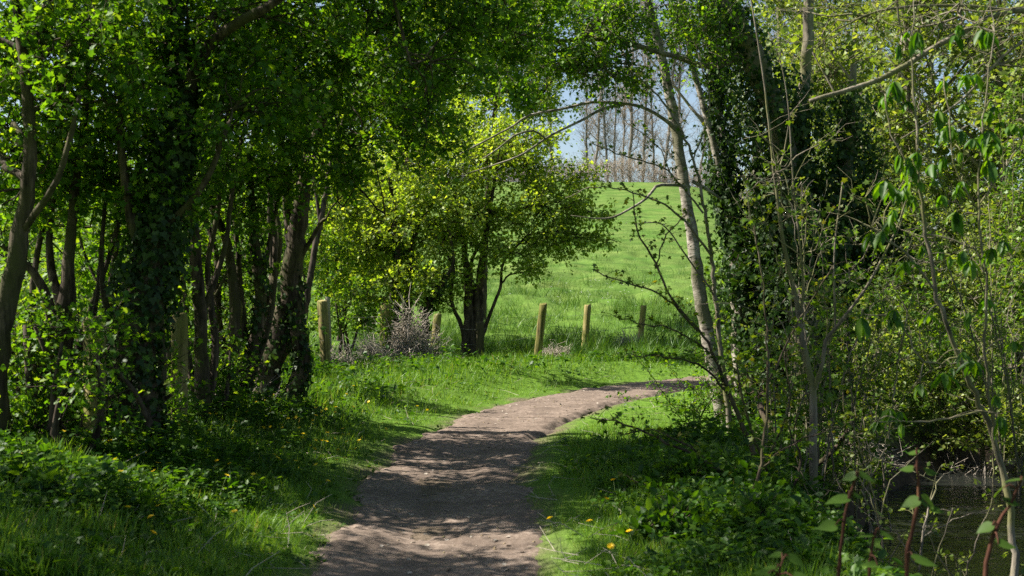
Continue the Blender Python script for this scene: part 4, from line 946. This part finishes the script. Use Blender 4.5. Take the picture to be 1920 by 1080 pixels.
knotweed('red shoot standing tallest at the middle of the near right corner', [(1700, 1090, 4.5, 15), (1708, 1005, 4.5, 14), (1722, 940, 4.5, 11), (1720, 880, 4.5, 8), (1718, 845, 4.5, 5)],
         [(1722, 938, 4.45, .10, 2.9), (1728, 935, 4.5, .09, .3), (1735, 885, 4.5, .10, .4), (1712, 880, 4.5, .07, 2.4), (1720, 850, 4.5, .07, 1.9), (1715, 1050, 4.2, .13, .2), (1745, 955, 4.5, .08, -.4)], 121)
knotweed('red shoot at the left of the near right corner with a broad low leaf', [(1572, 1090, 4.4, 11), (1580, 1000, 4.4, 11), (1590, 940, 4.4, 9), (1608, 890, 4.4, 6)],
         [(1590, 935, 4.35, .12, 3.0), (1600, 928, 4.4, .07, .2), (1612, 890, 4.4, .10, .3), (1604, 892, 4.4, .09, 2.4), (1566, 985, 4.3, .11, 3.2), (1596, 895, 4.45, .06, 1.8)], 122)
knotweed('short dark shoot bare topped between two taller red shoots', [(1630, 1090, 4.3, 10), (1635, 1030, 4.3, 9), (1642, 994, 4.3, 7)],
         [(1650, 1000, 4.3, .09, .2), (1636, 1004, 4.3, .08, 2.8), (1645, 1060, 4.2, .10, 2.6)], 123)
knotweed('red shoot nearest the right edge, bent and carrying one large pale leaf', [(1848, 1090, 4.2, 15), (1870, 985, 4.2, 13), (1892, 950, 4.2, 9), (1915, 900, 4.2, 7)],
         [(1872, 1020, 4.1, .13, .3), (1885, 940, 4.2, .10, .2), (1880, 915, 4.2, .08, 1.8), (1860, 985, 4.2, .09, 2.8), (1915, 900, 4.2, .09, 2.4)], 124)
knotweed('lowest shoot at the bottom edge with cupped pale green leaves', [(1455, 1130, 4.0, 10), (1460, 1080, 4.0, 9), (1468, 1050, 4.0, 6)],
         [(1440, 1075, 3.95, .09, 3.3), (1455, 1068, 4, .08, 2.5), (1480, 1045, 4.0, .10, .1), (1465, 1040, 4.05, .07, 2.8), (1490, 1085, 3.95, .08, -.1)], 125)

# ------------------------------------------------------------------ fence posts and wire
posts = [
 ('squat mossy post almost hidden against the ivy wrapped trunk', (176, 870), (178, 592), 8.9, 44, .9, 'post'),
 ('tall square shaded post between the ivy wrapped trunk and the straight slim trunk', (336, 830), (337, 590), 10.5, 36, .2, 'post'),
 ('dim post half swallowed by the many stemmed tree with peeling bark', (440, 730), (443, 566), 12.6, 30, .3, 'post'),
 ('bright yellowish post, front one of the close pair in the sunny gap', (612, 694), (604, 563), 19.7, 21, -.75, 'post'),
 ('greyish slim post tucked behind its yellowish partner in the sunny gap', (619, 684), (614, 559), 20.7, 10, -.6, 'post_grey'),
 ('ivy clad post rising out of the dry brushwood', (720, 690), (724, 570), 22.4, 22, -.6, 'post'),
 ('half lit post leaning right, left of the rounded hawthorn', (810, 700), (821, 588), 23.4, 16, -.35, 'post'),
 ('post coloured dark for tree shade, standing against the stems of the rounded hawthorn', (900, 704), (900, 603), 24.0, 17, .2, 'post_shade'),
 ('dark faced post leaning right, first in the open right of the rounded hawthorn', (1008, 668), (1019, 569), 26.0, 16, -.30, 'post'),
 ('sunlit yellow post, middle one of the three in the open', (1096, 655), (1102, 572), 30.5, 14, -.75, 'post'),
 ('sunlit slim post nearest the pale birch, last of the three in the open', (1199, 650), (1207, 572), 32.0, 12, -.75, 'post'),
 ('post showing between the leaning birch and the slender grey stem', (1340, 642), (1347, 574), 33.5, 12, -.7, 'post')]
tops = []
for k, (lab, b, t, d, w, rot, mt) in enumerate(posts):
    rng = np.random.RandomState(200 + k)
    pb = W(*b, d); pt = W(*t, d); zb = gz(pb[0], d) - .25
    ax = pt - pb; ax /= np.linalg.norm(ax)
    lo = pb + ax * ((zb - pb[2]) / ax[2])
    hw = .46 * w / F * d / (abs(math.cos(rot)) + abs(math.sin(rot)) * .8)
    vs = []
    H = np.linalg.norm(pt - lo)
    levels = np.concatenate([np.linspace(0, H - .025, 10), [H]])
    sec = [(-1, -.8), (-.8, -1), (.8, -1), (1, -.8), (1, .8), (.8, 1), (-.8, 1), (-1, .8)]
    for q, l in enumerate(levels):
        s = hw * (1 if q < 10 else .84)
        for sx, sy in sec:
            x = sx * s * (1 + rng.normal(0, .02)); y = sy * s * (1 + rng.normal(0, .02))
            X2 = x * math.cos(rot) - y * math.sin(rot); Y2 = x * math.sin(rot) + y * math.cos(rot)
            vs.append(lo + ax * l + np.array([X2, Y2, (rng.normal(0, .012) if q >= 9 else 0)]))
    vs = np.array(vs); n = 8
    i = np.arange(10)[:, None] * n; j = np.arange(n)[None]; kk = (j + 1) % n
    fq = np.stack([i + j, i + kk, i + n + kk, i + n + j], -1).reshape(-1, 4)
    base = np.array([lo[0], lo[1], zb + .25])
    o = thing('fence_post', lab, 'post', base, 'old wooden posts along the field edge')
    me = make_mesh("shaft", vs - base, [fq, np.array([[80, 81, 82, 83, 84, 85, 86, 87]])])
    link("shaft", me, M[mt], o)
    tops.append((lo, ax, H))
    if k in (5, 6):
        ia = Acc(); rs = np.array([np.append(lo + ax * l, hw * 1.05) for l in np.linspace(.1, H, 12)])
        add_ivy(ia, rs, 0, 1 if k == 5 else .6, .10, 700 if k == 5 else 260, rng, .055)
        link("ivy", ia.mesh("ivy", base), M['leaf_field'], o)
for f, lab in ((.80, 'upper thin wire strand strung from post to post'), (.45, 'lower thin wire strand strung from post to post')):
    a = Acc()
    seq = [tops[i] for i in (0, 1, 2, 3, 5, 6, 7, 8, 9, 10, 11)]
    for (l0, a0, h0), (l1, a1, h1) in zip(seq[:-1], seq[1:]):
        p = l0 + a0 * (.25 + (h0 - .25) * f); q = l1 + a1 * (.25 + (h1 - .25) * f)
        mid = (p + q) / 2 - np.array([0, 0, .04])
        a.tube(resample(np.vstack([p, mid, q]), .5), .0022, 4)
    o = tag(link('fence_wire', a.mesh('fence_wire'), M['wire']), lab, 'wire')

# ------------------------------------------------------------------ dry brushwood
def brush(label, px, py, d, rx, h, n, seed, r=.006, mat='dead'):
    rng = np.random.RandomState(seed); c = W(px, py, d); zb = gz(c[0], d)
    a = Acc()
    ang = rng.uniform(0, 2 * math.pi, n); rr = rx * rng.rand(n) ** .6
    b = np.stack([c[0] + rr * np.cos(ang), d + rr * np.sin(ang) * .6, zb + h * rng.rand(n) * np.maximum(.1, 1 - rr / rx)], -1)
    D = rng.normal(0, 1, (n, 3)); D[:, 2] = D[:, 2] * .6 + .15; D /= np.linalg.norm(D, axis=1)[:, None]
    L = rng.uniform(.25, .8, n)[:, None] * min(1, h + .3)
    e = b + D * L; e[:, 2] = np.maximum(e[:, 2], zb)
    mid = (b + e) / 2 + rng.normal(0, .10, (n, 3))
    a.twigs(b, mid, e, r * rng.uniform(.6, 1.3, n), r * .5)
    base = np.array([c[0], d, zb])
    o = link('brush_pile', a.mesh('brush_pile', base), M[mat], None, base)
    tag(o, label, 'brushwood', 'heaps of dead twigs along the fence')
brush('tall heap of dry pinkish twigs beside the ivy clad post', 765, 690, 22.6, .45, 1.2, 1000, 131, .007)
brush('low sprawling heap of bleached twigs left of the ivy clad post', 696, 690, 21.5, .32, .45, 420, 132, .006)
brush('thin scatter of grey twigs at the foot of the close pair of posts', 628, 690, 20.3, .5, .35, 260, 133, .005)
brush('brown twig litter under the many stemmed tree with peeling bark', 430, 730, 12.6, .5, .35, 320, 134, .004)
brush('tangle of grey dead twigs on the water edge below the far bank', 1830, 880, 15.8, .9, .5, 500, 137, .006)
brush('drift of brown dead twigs on the bank under the ivy covered trunk', 1560, 900, 13.2, .6, .3, 300, 138, .006)
brush('small grey tuft of dead stems at the foot of the slim sunlit post', 1180, 655, 31.5, .45, .3, 350, 135, .007)
brush('brown tuft of dead stems right of the dark faced leaning post', 1045, 668, 26.5, .3, .25, 220, 136, .006)

# ------------------------------------------------------------------ stone block across the stream
rng = np.random.RandomState(141)
c = W(1722, 842, 17.6); zb = gz(c[0], 17.6)
def rough_box(cx, cy, z0, z1, hx, hy, rot=0.):
    vs = []
    for z, s in ((z0, 1), (z0 + (z1 - z0) * .85, 1), (z1, .93)):
        for sx, sy in ((-1, -.9), (-.9, -1), (.9, -1), (1, -.9), (1, .9), (.9, 1), (-.9, 1), (-1, .9)):
            x, y = sx * hx * s * rng.uniform(.95, 1.04), sy * hy * s * rng.uniform(.95, 1.04)
            vs.append((cx + x * math.cos(rot) - y * math.sin(rot), cy + x * math.sin(rot) + y * math.cos(rot), z + rng.normal(0, .006)))
    i = np.arange(2)[:, None] * 8; j = np.arange(8)[None]; k = (j + 1) % 8
    return np.array(vs), [np.stack([i + j, i + k, i + 8 + k, i + 8 + j], -1).reshape(-1, 4), np.array([[16, 17, 18, 19, 20, 21, 22, 23]])]
base = np.array([c[0], 17.6, zb])
o = thing('stone_block', 'broken ochre stone block on a flat slab across the stream', 'stone', base)
zt = W(1722, 831, 17.6)[2]
v, f = rough_box(0, 0, -.2, zt - zb, .2, .16); link("slab", make_mesh("slab", v, f), M['stone'], o)
v, f = rough_box(-.06, .02, zt - zb + .002, zt - zb + .12, .085, .09, .3); link("block", make_mesh("block", v, f), M['stone'], o)

# ------------------------------------------------------------------ ridge: bare trees and a brown hedge
protos = []
for k in range(4):
    rng = np.random.RandomState(300 + k)
    h = rng.uniform(23, 28); x0 = -3000. ; 
    w, t = Acc(), Acc()
    ln = rng.uniform(-.05, .05)
    st = resample(np.array([[0, 0, -.4, .16], [ln * h * .4 + .1, .1, h * .4, .12], [ln * h, 0, h, .03]]), 1.2)
    st[:, :2] += rng.normal(0, .05, (len(st), 2))
    w.tube(st[:, :3], st[:, 3], 8)
    for q in range(44):
        i = rng.randint(int(len(st) * .16), len(st)); s = st[i, :3]
        az = rng.uniform(0, 6.28); L = (rng.uniform(1.2, 3.6) * (1.25 - i / len(st)) + .5) * (.35 + .65 * min(1, 2.2 * i / len(st)))
        e = s + np.array([math.cos(az) * .5, math.sin(az) * .5, rng.uniform(.6, 1.2)]) * L
        bp = resample(np.vstack([s, (s + e) / 2 + rng.normal(0, .1, 3) * L - np.array([0, 0, .08 * L]), e]), L / 5)
        w.tube(bp, np.linspace(.05, .015, len(bp)), 4)
        m2 = 16; tt = rng.uniform(.2, 1, m2); P0 = bp[(tt * (len(bp) - 1)).astype(int)]
        D = rng.normal(0, 1, (m2, 3)); D[:, 2] = np.abs(D[:, 2]) + .3; D /= np.linalg.norm(D, axis=1)[:, None]
        E1 = P0 + D * rng.uniform(.5, 1.6, (m2, 1)); t.twigs(P0, (P0 + E1) / 2 + rng.normal(0, .08, (m2, 3)), E1, .016, .008)
        P3 = np.repeat(E1, 2, 0); D3 = np.repeat(D, 2, 0) + rng.normal(0, .5, (m2 * 2, 3)); E3 = P3 + D3 * rng.uniform(.3, .8, (m2 * 2, 1))
        t.twigs(P3, (P3 + E3) / 2, E3, .012, .006)
    protos.append((w.mesh("trunk", smooth=True), t.mesh("crown")))
rng = np.random.RandomState(310)
GR = "bare trees along the hilltop"
pxs = [1098, 1110, 1136, 1150, 1166, 1180, 1203, 1226, 1240] + list(range(560, 1080, 60)) + list(range(1262, 1720, 38))
for k, px in enumerate(pxs):
    d = rng.uniform(104, 128); x = (px + rng.uniform(-5, 5) - 960) / F * d
    o = thing('bare_tree', 'bare grey brown tree standing in the row along the hilltop', 'tree', (x, d, gz(x, d)), GR)
    o.rotation_euler = (rng.normal(0, .05), rng.normal(0, .05), rng.uniform(0, 6.28)); s = rng.uniform(.7, 1.2); o.scale = (s, s, s * rng.uniform(.85, 1.1))
    w, t = protos[k % 4]
    link("trunk", w, M['bark_ridge'], o); link("crown", t, M['twig_ridge'], o)
a = Acc(); n = 9000
x = rng.uniform(-12, 34, n); y = rng.uniform(101.5, 105, n); z = ground(x, y)
hgt = 2.6 * (.35 + vnoise(x * .35, y * .3)) 
b = np.stack([x, y, z + hgt * rng.rand(n) * .7 - .1], -1)
D = rng.normal(0, .5, (n, 3)); D[:, 2] = np.abs(D[:, 2]) + .5
e = b + D * rng.uniform(.4, 1.1, (n, 1)); a.twigs(b, (b + e) / 2 + rng.normal(0, .08, (n, 3)), e, .018, .008)
tag(link('hedge', a.mesh('hedge'), M['twig_ridge']), 'leafless brown hedge along the top of the green hill', 'hedge')

# ------------------------------------------------------------------ grass, undergrowth, flowers
rng = np.random.RandomState(401)
def scatter(n, y0, y1, power=1.6, marg=1.2):
    u = rng.rand(n); k = 1 - power
    y = (y0 ** k + u * (y1 ** k - y0 ** k)) ** (1 / k)
    x = rng.uniform(-1, 1, n) * (.45 * y + marg)
    return x, y
def blades(acc, x, y, h, w, lean=.45):
    n = len(x); z = ground(x, y) - .01
    D = rng.normal(0, lean, (n, 3)); D[:, 2] = 1
    N = rng.normal(0, 1, (n, 3)); N[:, 2] = .1
    leaves(acc, np.stack([x, y, z], -1), D, N, h, 'blade', w)
a = Acc()
x, y = scatter(420000, 5.4, 31, 1.7)
d, s, par = sdist(PATH, x, y); z = ground(x, y); ds = sdist(STREAM, x, y)[0]
clump = vnoise(x * 3.1, y * 3.1) * .6 + vnoise(x * 11, y * 11) * .4
edge = .46 + .30 * (vnoise(x * 1.3 + 7, y * 1.3) - .5) + .30 * (vnoise(x * 5, y * 5) - .5)
keep = (d > edge) & (ds > 2.1) & (rng.rand(len(x)) < .30 + .9 * clump) & (rng.rand(len(x)) < ss(.40, .95, d) * .97 + .03)
x, y, d, s, clump = x[keep], y[keep], d[keep], s[keep], clump[keep]
h = (.035 + .055 * ss(.6, 1.3, d) + np.where(s > 0, .07 * ss(1.2, 2.4, d), .05 * ss(1.0, 1.8, d) * ss(13, 9, y))) * (.5 + 1.1 * clump) * rng.uniform(.6, 1.4, len(x)) * np.where((s < 0) & (d < 3), 1 - .55 * ss(12, 15, y), 1)
blades(a, x, y, h, np.clip(.09 * (y / 7) ** .8 / np.maximum(h / .08, .5), .5, 4) * 1.3)
tag(link('grass', a.mesh('grass'), M['grass']), 'short green grass of the verges beside the footpath', 'grass', kind='stuff')
a = Acc()
x, y = scatter(260000, 27, 101, 2.0, 3)
d, s, par = sdist(PATH, x, y)
clump = vnoise(x * .5, y * 1.1) * .5 + vnoise(x * 2.0, y * 2.6) * .5
keep = (d > 1.2) & (rng.rand(len(x)) < .15 + 1.2 * np.clip(clump - .25, 0, 1))
x, y, clump = x[keep], y[keep], clump[keep]
h = (.05 + .34 * np.clip(clump - .42, 0, 1) * 2 * (1 - .7 * ss(40, 62, y))) * rng.uniform(.6, 1.4, len(x))
blades(a, x, y, h, np.clip(.05 * y ** .9 * .06 / h, .6, 6), .5)
tag(link('field_grass', a.mesh('field_grass'), M['fgrass']), 'tufted pasture grass covering the rising field beyond the fence', 'grass', kind='stuff')
# leafy undergrowth
def herbs(acc, x, y, h, sz, nl, shape, spread=.5):
    n = len(x); z = ground(x, y)
    B = np.stack([x, y, z - .02], -1); L = rng.normal(0, .18, (n, 3)); L[:, 2] = 1
    T = B + L * h[:, None]
    acc.twigs(B, (B + T) / 2, T, .0025, .0015)
    t = rng.uniform(.35, 1.0, n * nl)[:, None]; R = lambda q: np.repeat(q, nl, 0)
    P = R(B) * (1 - t) + R(T) * t
    D = rng.normal(0, 1, (n * nl, 3)); D[:, 2] = D[:, 2] * .35 + .1; D /= np.linalg.norm(D, axis=1)[:, None]
    P = P + D * R(sz)[:, None] * spread
    N = rng.normal(0, .35, (n * nl, 3)); N[:, 2] += 1
    leaves(acc, P, D, N, R(sz) * rng.uniform(.6, 1.2, n * nl), shape, rng.uniform(.7, 1.1, n * nl))
a = Acc()
x, y = scatter(44000, 5.4, 31, 1.7)
d, s, par = sdist(PATH, x, y); ds = sdist(STREAM, x, y)[0]
cl = vnoise(x * 1.6 + 4, y * 1.6)
pl = np.where(s > 0, ss(1.0, 2.1, d + .8 * (cl - .5)) * np.where(y > 23, .9, np.where((y > 13.5) & (x > -4), np.where(x < -1.5, .42, .15), .7)) + .05, (ss(.95, 1.6, d + .7 * (cl - .5)) * np.where(y < 12, .8, np.where((x < 2.2) | (d < 2.6), .05, .4))))
keep = (rng.rand(len(x)) < pl) & (ds > 1.7) & (d > .62) & ((y < 22) | (sdist(PATH, x, y - 5)[1] < 0))
x, y, d, s, cl = x[keep], y[keep], d[keep], s[keep], cl[keep]
h = (.06 + .34 * cl * ss(.9, 2.0, d)) * rng.uniform(.5, 1.4, len(x))
sz = rng.uniform(.028, .048 + .030 * ss(1.2, 2.4, d), len(x)) * (1 + .02 * y)
q = rng.rand(len(x))
herbs(a, x[q < .5], y[q < .5], h[q < .5], sz[q < .5], 9, 'oval')
herbs(a, x[q >= .5], y[q >= .5], h[q >= .5] * .8, sz[q >= .5] * 1.1, 7, 'maple')
tag(link('undergrowth', a.mesh('undergrowth'), M['herb']), 'leafy green weeds and nettles thick along both verges', 'undergrowth', kind='stuff')
# small yellow flowers
def flower_mesh(name, r, petals, double=1):
    v = []; f = []
    for ring in range(double):
        rr = r * (1 - .3 * ring)
        for k in range(petals):
            az = 2 * math.pi * (k + .5 * ring) / petals; i = len(v); wd = math.pi / petals * .85
            v += [(0, 0, .002 * ring), (rr * .6 * math.cos(az - wd), rr * .6 * math.sin(az - wd), .25 * r + .1 * r * ring), (rr * math.cos(az), rr * math.sin(az), .3 * r + .15 * r * ring), (rr * .6 * math.cos(az + wd), rr * .6 * math.sin(az + wd), .25 * r + .1 * r * ring)]
            f.append((i, i + 1, i + 2, i + 3))
    return make_mesh(name, np.array(v), [np.array(f)])
def stalk_mesh(name, h):
    a = Acc(); a.tube(np.array([(0, 0, -h - .02), (.004, .003, -h * .5), (0, 0, .001)]), .0018, 5); return a.mesh(name)
cel = flower_mesh('head', .021, 7); cst_ = stalk_mesh('stalk', .2)
n = 0; tries = 0
while n < 140 and tries < 3000:
    tries += 1
    y_ = rng.uniform(6.3, 15); x_ = rng.uniform(-3.4, -.9)
    dd, s_, _ = sdist(PATH, np.array([x_]), np.array([y_]))
    wgt = math.exp(-((y_ - 10.6) / 2.0) ** 2) * .9 + .10
    if s_[0] < 0 or dd[0] < .75 or rng.rand() > wgt: continue
    o = thing('celandine', 'tiny yellow celandine flower in the left verge', 'flower', (x_, y_, gz(x_, y_) + rng.uniform(.14, .24)), 'yellow celandines in the left verge')
    o.rotation_euler = (rng.normal(.25, .3), rng.normal(0, .35), rng.uniform(0, 6))
    link('head', cel, M['yellow'], o); link('stalk', cst_, M['stem'], o); n += 1
dh = flower_mesh('head', .024, 14, 3); dst = stalk_mesh('stalk', .14)
for px, py, lab in [(1031, 1012, 'dandelion closest to the right edge of the path'), (1105, 1022, 'dandelion in the middle of the near right verge'), (1137, 975, 'dandelion standing highest in the near right verge'), (1150, 936, 'dandelion poking out of the shaded weeds right of the path'),
                    (1180, 1040, 'dandelion right of centre low in the near right verge'), (1145, 1072, 'dandelion at the bottom edge of the near right verge'), (283, 1018, 'large dandelion alone in the tall grass at the left'), (287, 1050, 'dandelion just below the large one in the left grass')]:
    c = hit(px, py + 6)
    o = thing('dandelion', lab, 'flower', c + np.array([0, 0, .15]), 'dandelions in the verges')
    o.rotation_euler = (rng.normal(.45, .15), rng.normal(0, .2), rng.uniform(0, 6))
    link('head', dh, M['yellow'], o); link('stalk', dst, M['stem'], o)
# white specks of daisies on the field
a = Acc()
for k in range(42):
    px = rng.normal(1160, 75); py = rng.normal(548, 16)
    c = hit(px, py)
    leaves(a, (c + np.array([0, 0, .14]))[None].repeat(5, 0), np.array([[math.cos(t), math.sin(t), .1] for t in np.arange(5) * 1.257]), np.array([[0, -.5, 1.]] * 5), .032, 'kite')
tag(link('daisies', a.mesh('daisies'), M['white']), 'scatter of white daisies on the lower slope of the field', 'flowers', kind='stuff')

# ---- litter on the path: small stones and fallen leaves
rng = np.random.RandomState(601)
a = Acc()
n = 1500
t = rng.randint(0, len(pc), n); t = t[np.argsort(rng.rand(n))]
u = np.clip(rng.normal(0, .5, n), -.8, .8)
cx = pc[t, 0] + u * (-np.gradient(pc[:, 1])[t] / .045); cy_ = pc[t, 1] + u * (np.gradient(pc[:, 0])[t] / .045)
k = (cy_ > 5.6) & (cy_ < 22); cx, cy_, u = cx[k], cy_[k], u[k]
it, iu = t[k], np.clip(((u + .98) / 1.96 * 87).round().astype(int), 0, 87)
pz = PZ[np.clip(it, 0, len(pc) - 1), iu]; cx = PX[it, iu]; cy_ = PY[it, iu]
half = len(cx) * 2 // 5
D = rng.normal(0, 1, (half, 3)); D[:, 2] *= .12; N = rng.normal(0, .25, (half, 3)); N[:, 2] += 1
leaves(a, np.stack([cx, cy_, pz + .004], -1)[:half], D, N, rng.uniform(.015, .045, half), 'oval')
tag(link('fallen_leaves', a.mesh('fallen_leaves'), M['dead']), 'brown scraps of fallen leaf scattered on the footpath', 'leaf litter', kind='stuff')
a = Acc()
oct_v = np.array([(1, 0, 0), (0, 1, 0), (-1, 0, 0), (0, -1, 0), (0, 0, .7), (0, 0, -.5)], float)
oct_f = np.array([[0, 1, 4], [1, 2, 4], [2, 3, 4], [3, 0, 4], [1, 0, 5], [2, 1, 5], [3, 2, 5], [0, 3, 5]])
m_ = len(cx) - half
V = np.stack([cx, cy_, pz], -1)[half:, None, :] + oct_v[None] * rng.uniform(.5, 1.2, (m_, 6, 1)) * rng.uniform(.004, .016, m_)[:, None, None]
a.add(V.reshape(-1, 3), [(np.arange(m_)[:, None, None] * 6 + oct_f[None]).reshape(-1, 3)])
tag(link('gravel', a.mesh('gravel'), M['stone']), 'loose small stones trodden into the footpath', 'gravel', kind='stuff')

# rough tussocks on the lower field, dark green painting in hummock shade, dead stalks in the verges
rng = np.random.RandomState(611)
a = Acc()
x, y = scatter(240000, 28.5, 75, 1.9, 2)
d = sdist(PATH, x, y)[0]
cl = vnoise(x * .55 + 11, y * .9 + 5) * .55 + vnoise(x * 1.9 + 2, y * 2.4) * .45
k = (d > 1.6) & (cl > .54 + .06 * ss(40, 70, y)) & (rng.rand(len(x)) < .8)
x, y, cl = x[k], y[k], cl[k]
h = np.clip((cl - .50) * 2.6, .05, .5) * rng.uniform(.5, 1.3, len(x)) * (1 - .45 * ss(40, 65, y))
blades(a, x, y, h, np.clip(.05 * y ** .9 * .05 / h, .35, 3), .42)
tag(link('field_shade_tussocks', a.mesh('field_shade_tussocks'), M['tussock_shade']), 'coarse tussocks coloured dark for hummock shade on the lower slope of the field', 'grass', kind='stuff')
a = Acc()
x, y = scatter(1500, 5.6, 24, 1.6)
d, sg, _ = sdist(PATH, x, y); ds = sdist(STREAM, x, y)[0]
k = (d > .7) & (ds > 1.2); x, y = x[k], y[k]; n = len(x)
B = np.stack([x, y, ground(x, y) + .02], -1); D = rng.normal(0, 1, (n, 3)); D[:, 2] = np.abs(D[:, 2]) * .35
T = B + D * rng.uniform(.08, .28, (n, 1)); a.twigs(B, (B + T) / 2 + rng.normal(0, .02, (n, 3)), T, .0028, .0014)
tag(link('dead_stalks', a.mesh('dead_stalks'), M['dead']), 'dead stalks and fallen twigs lying through the verges', 'twigs', kind='stuff')
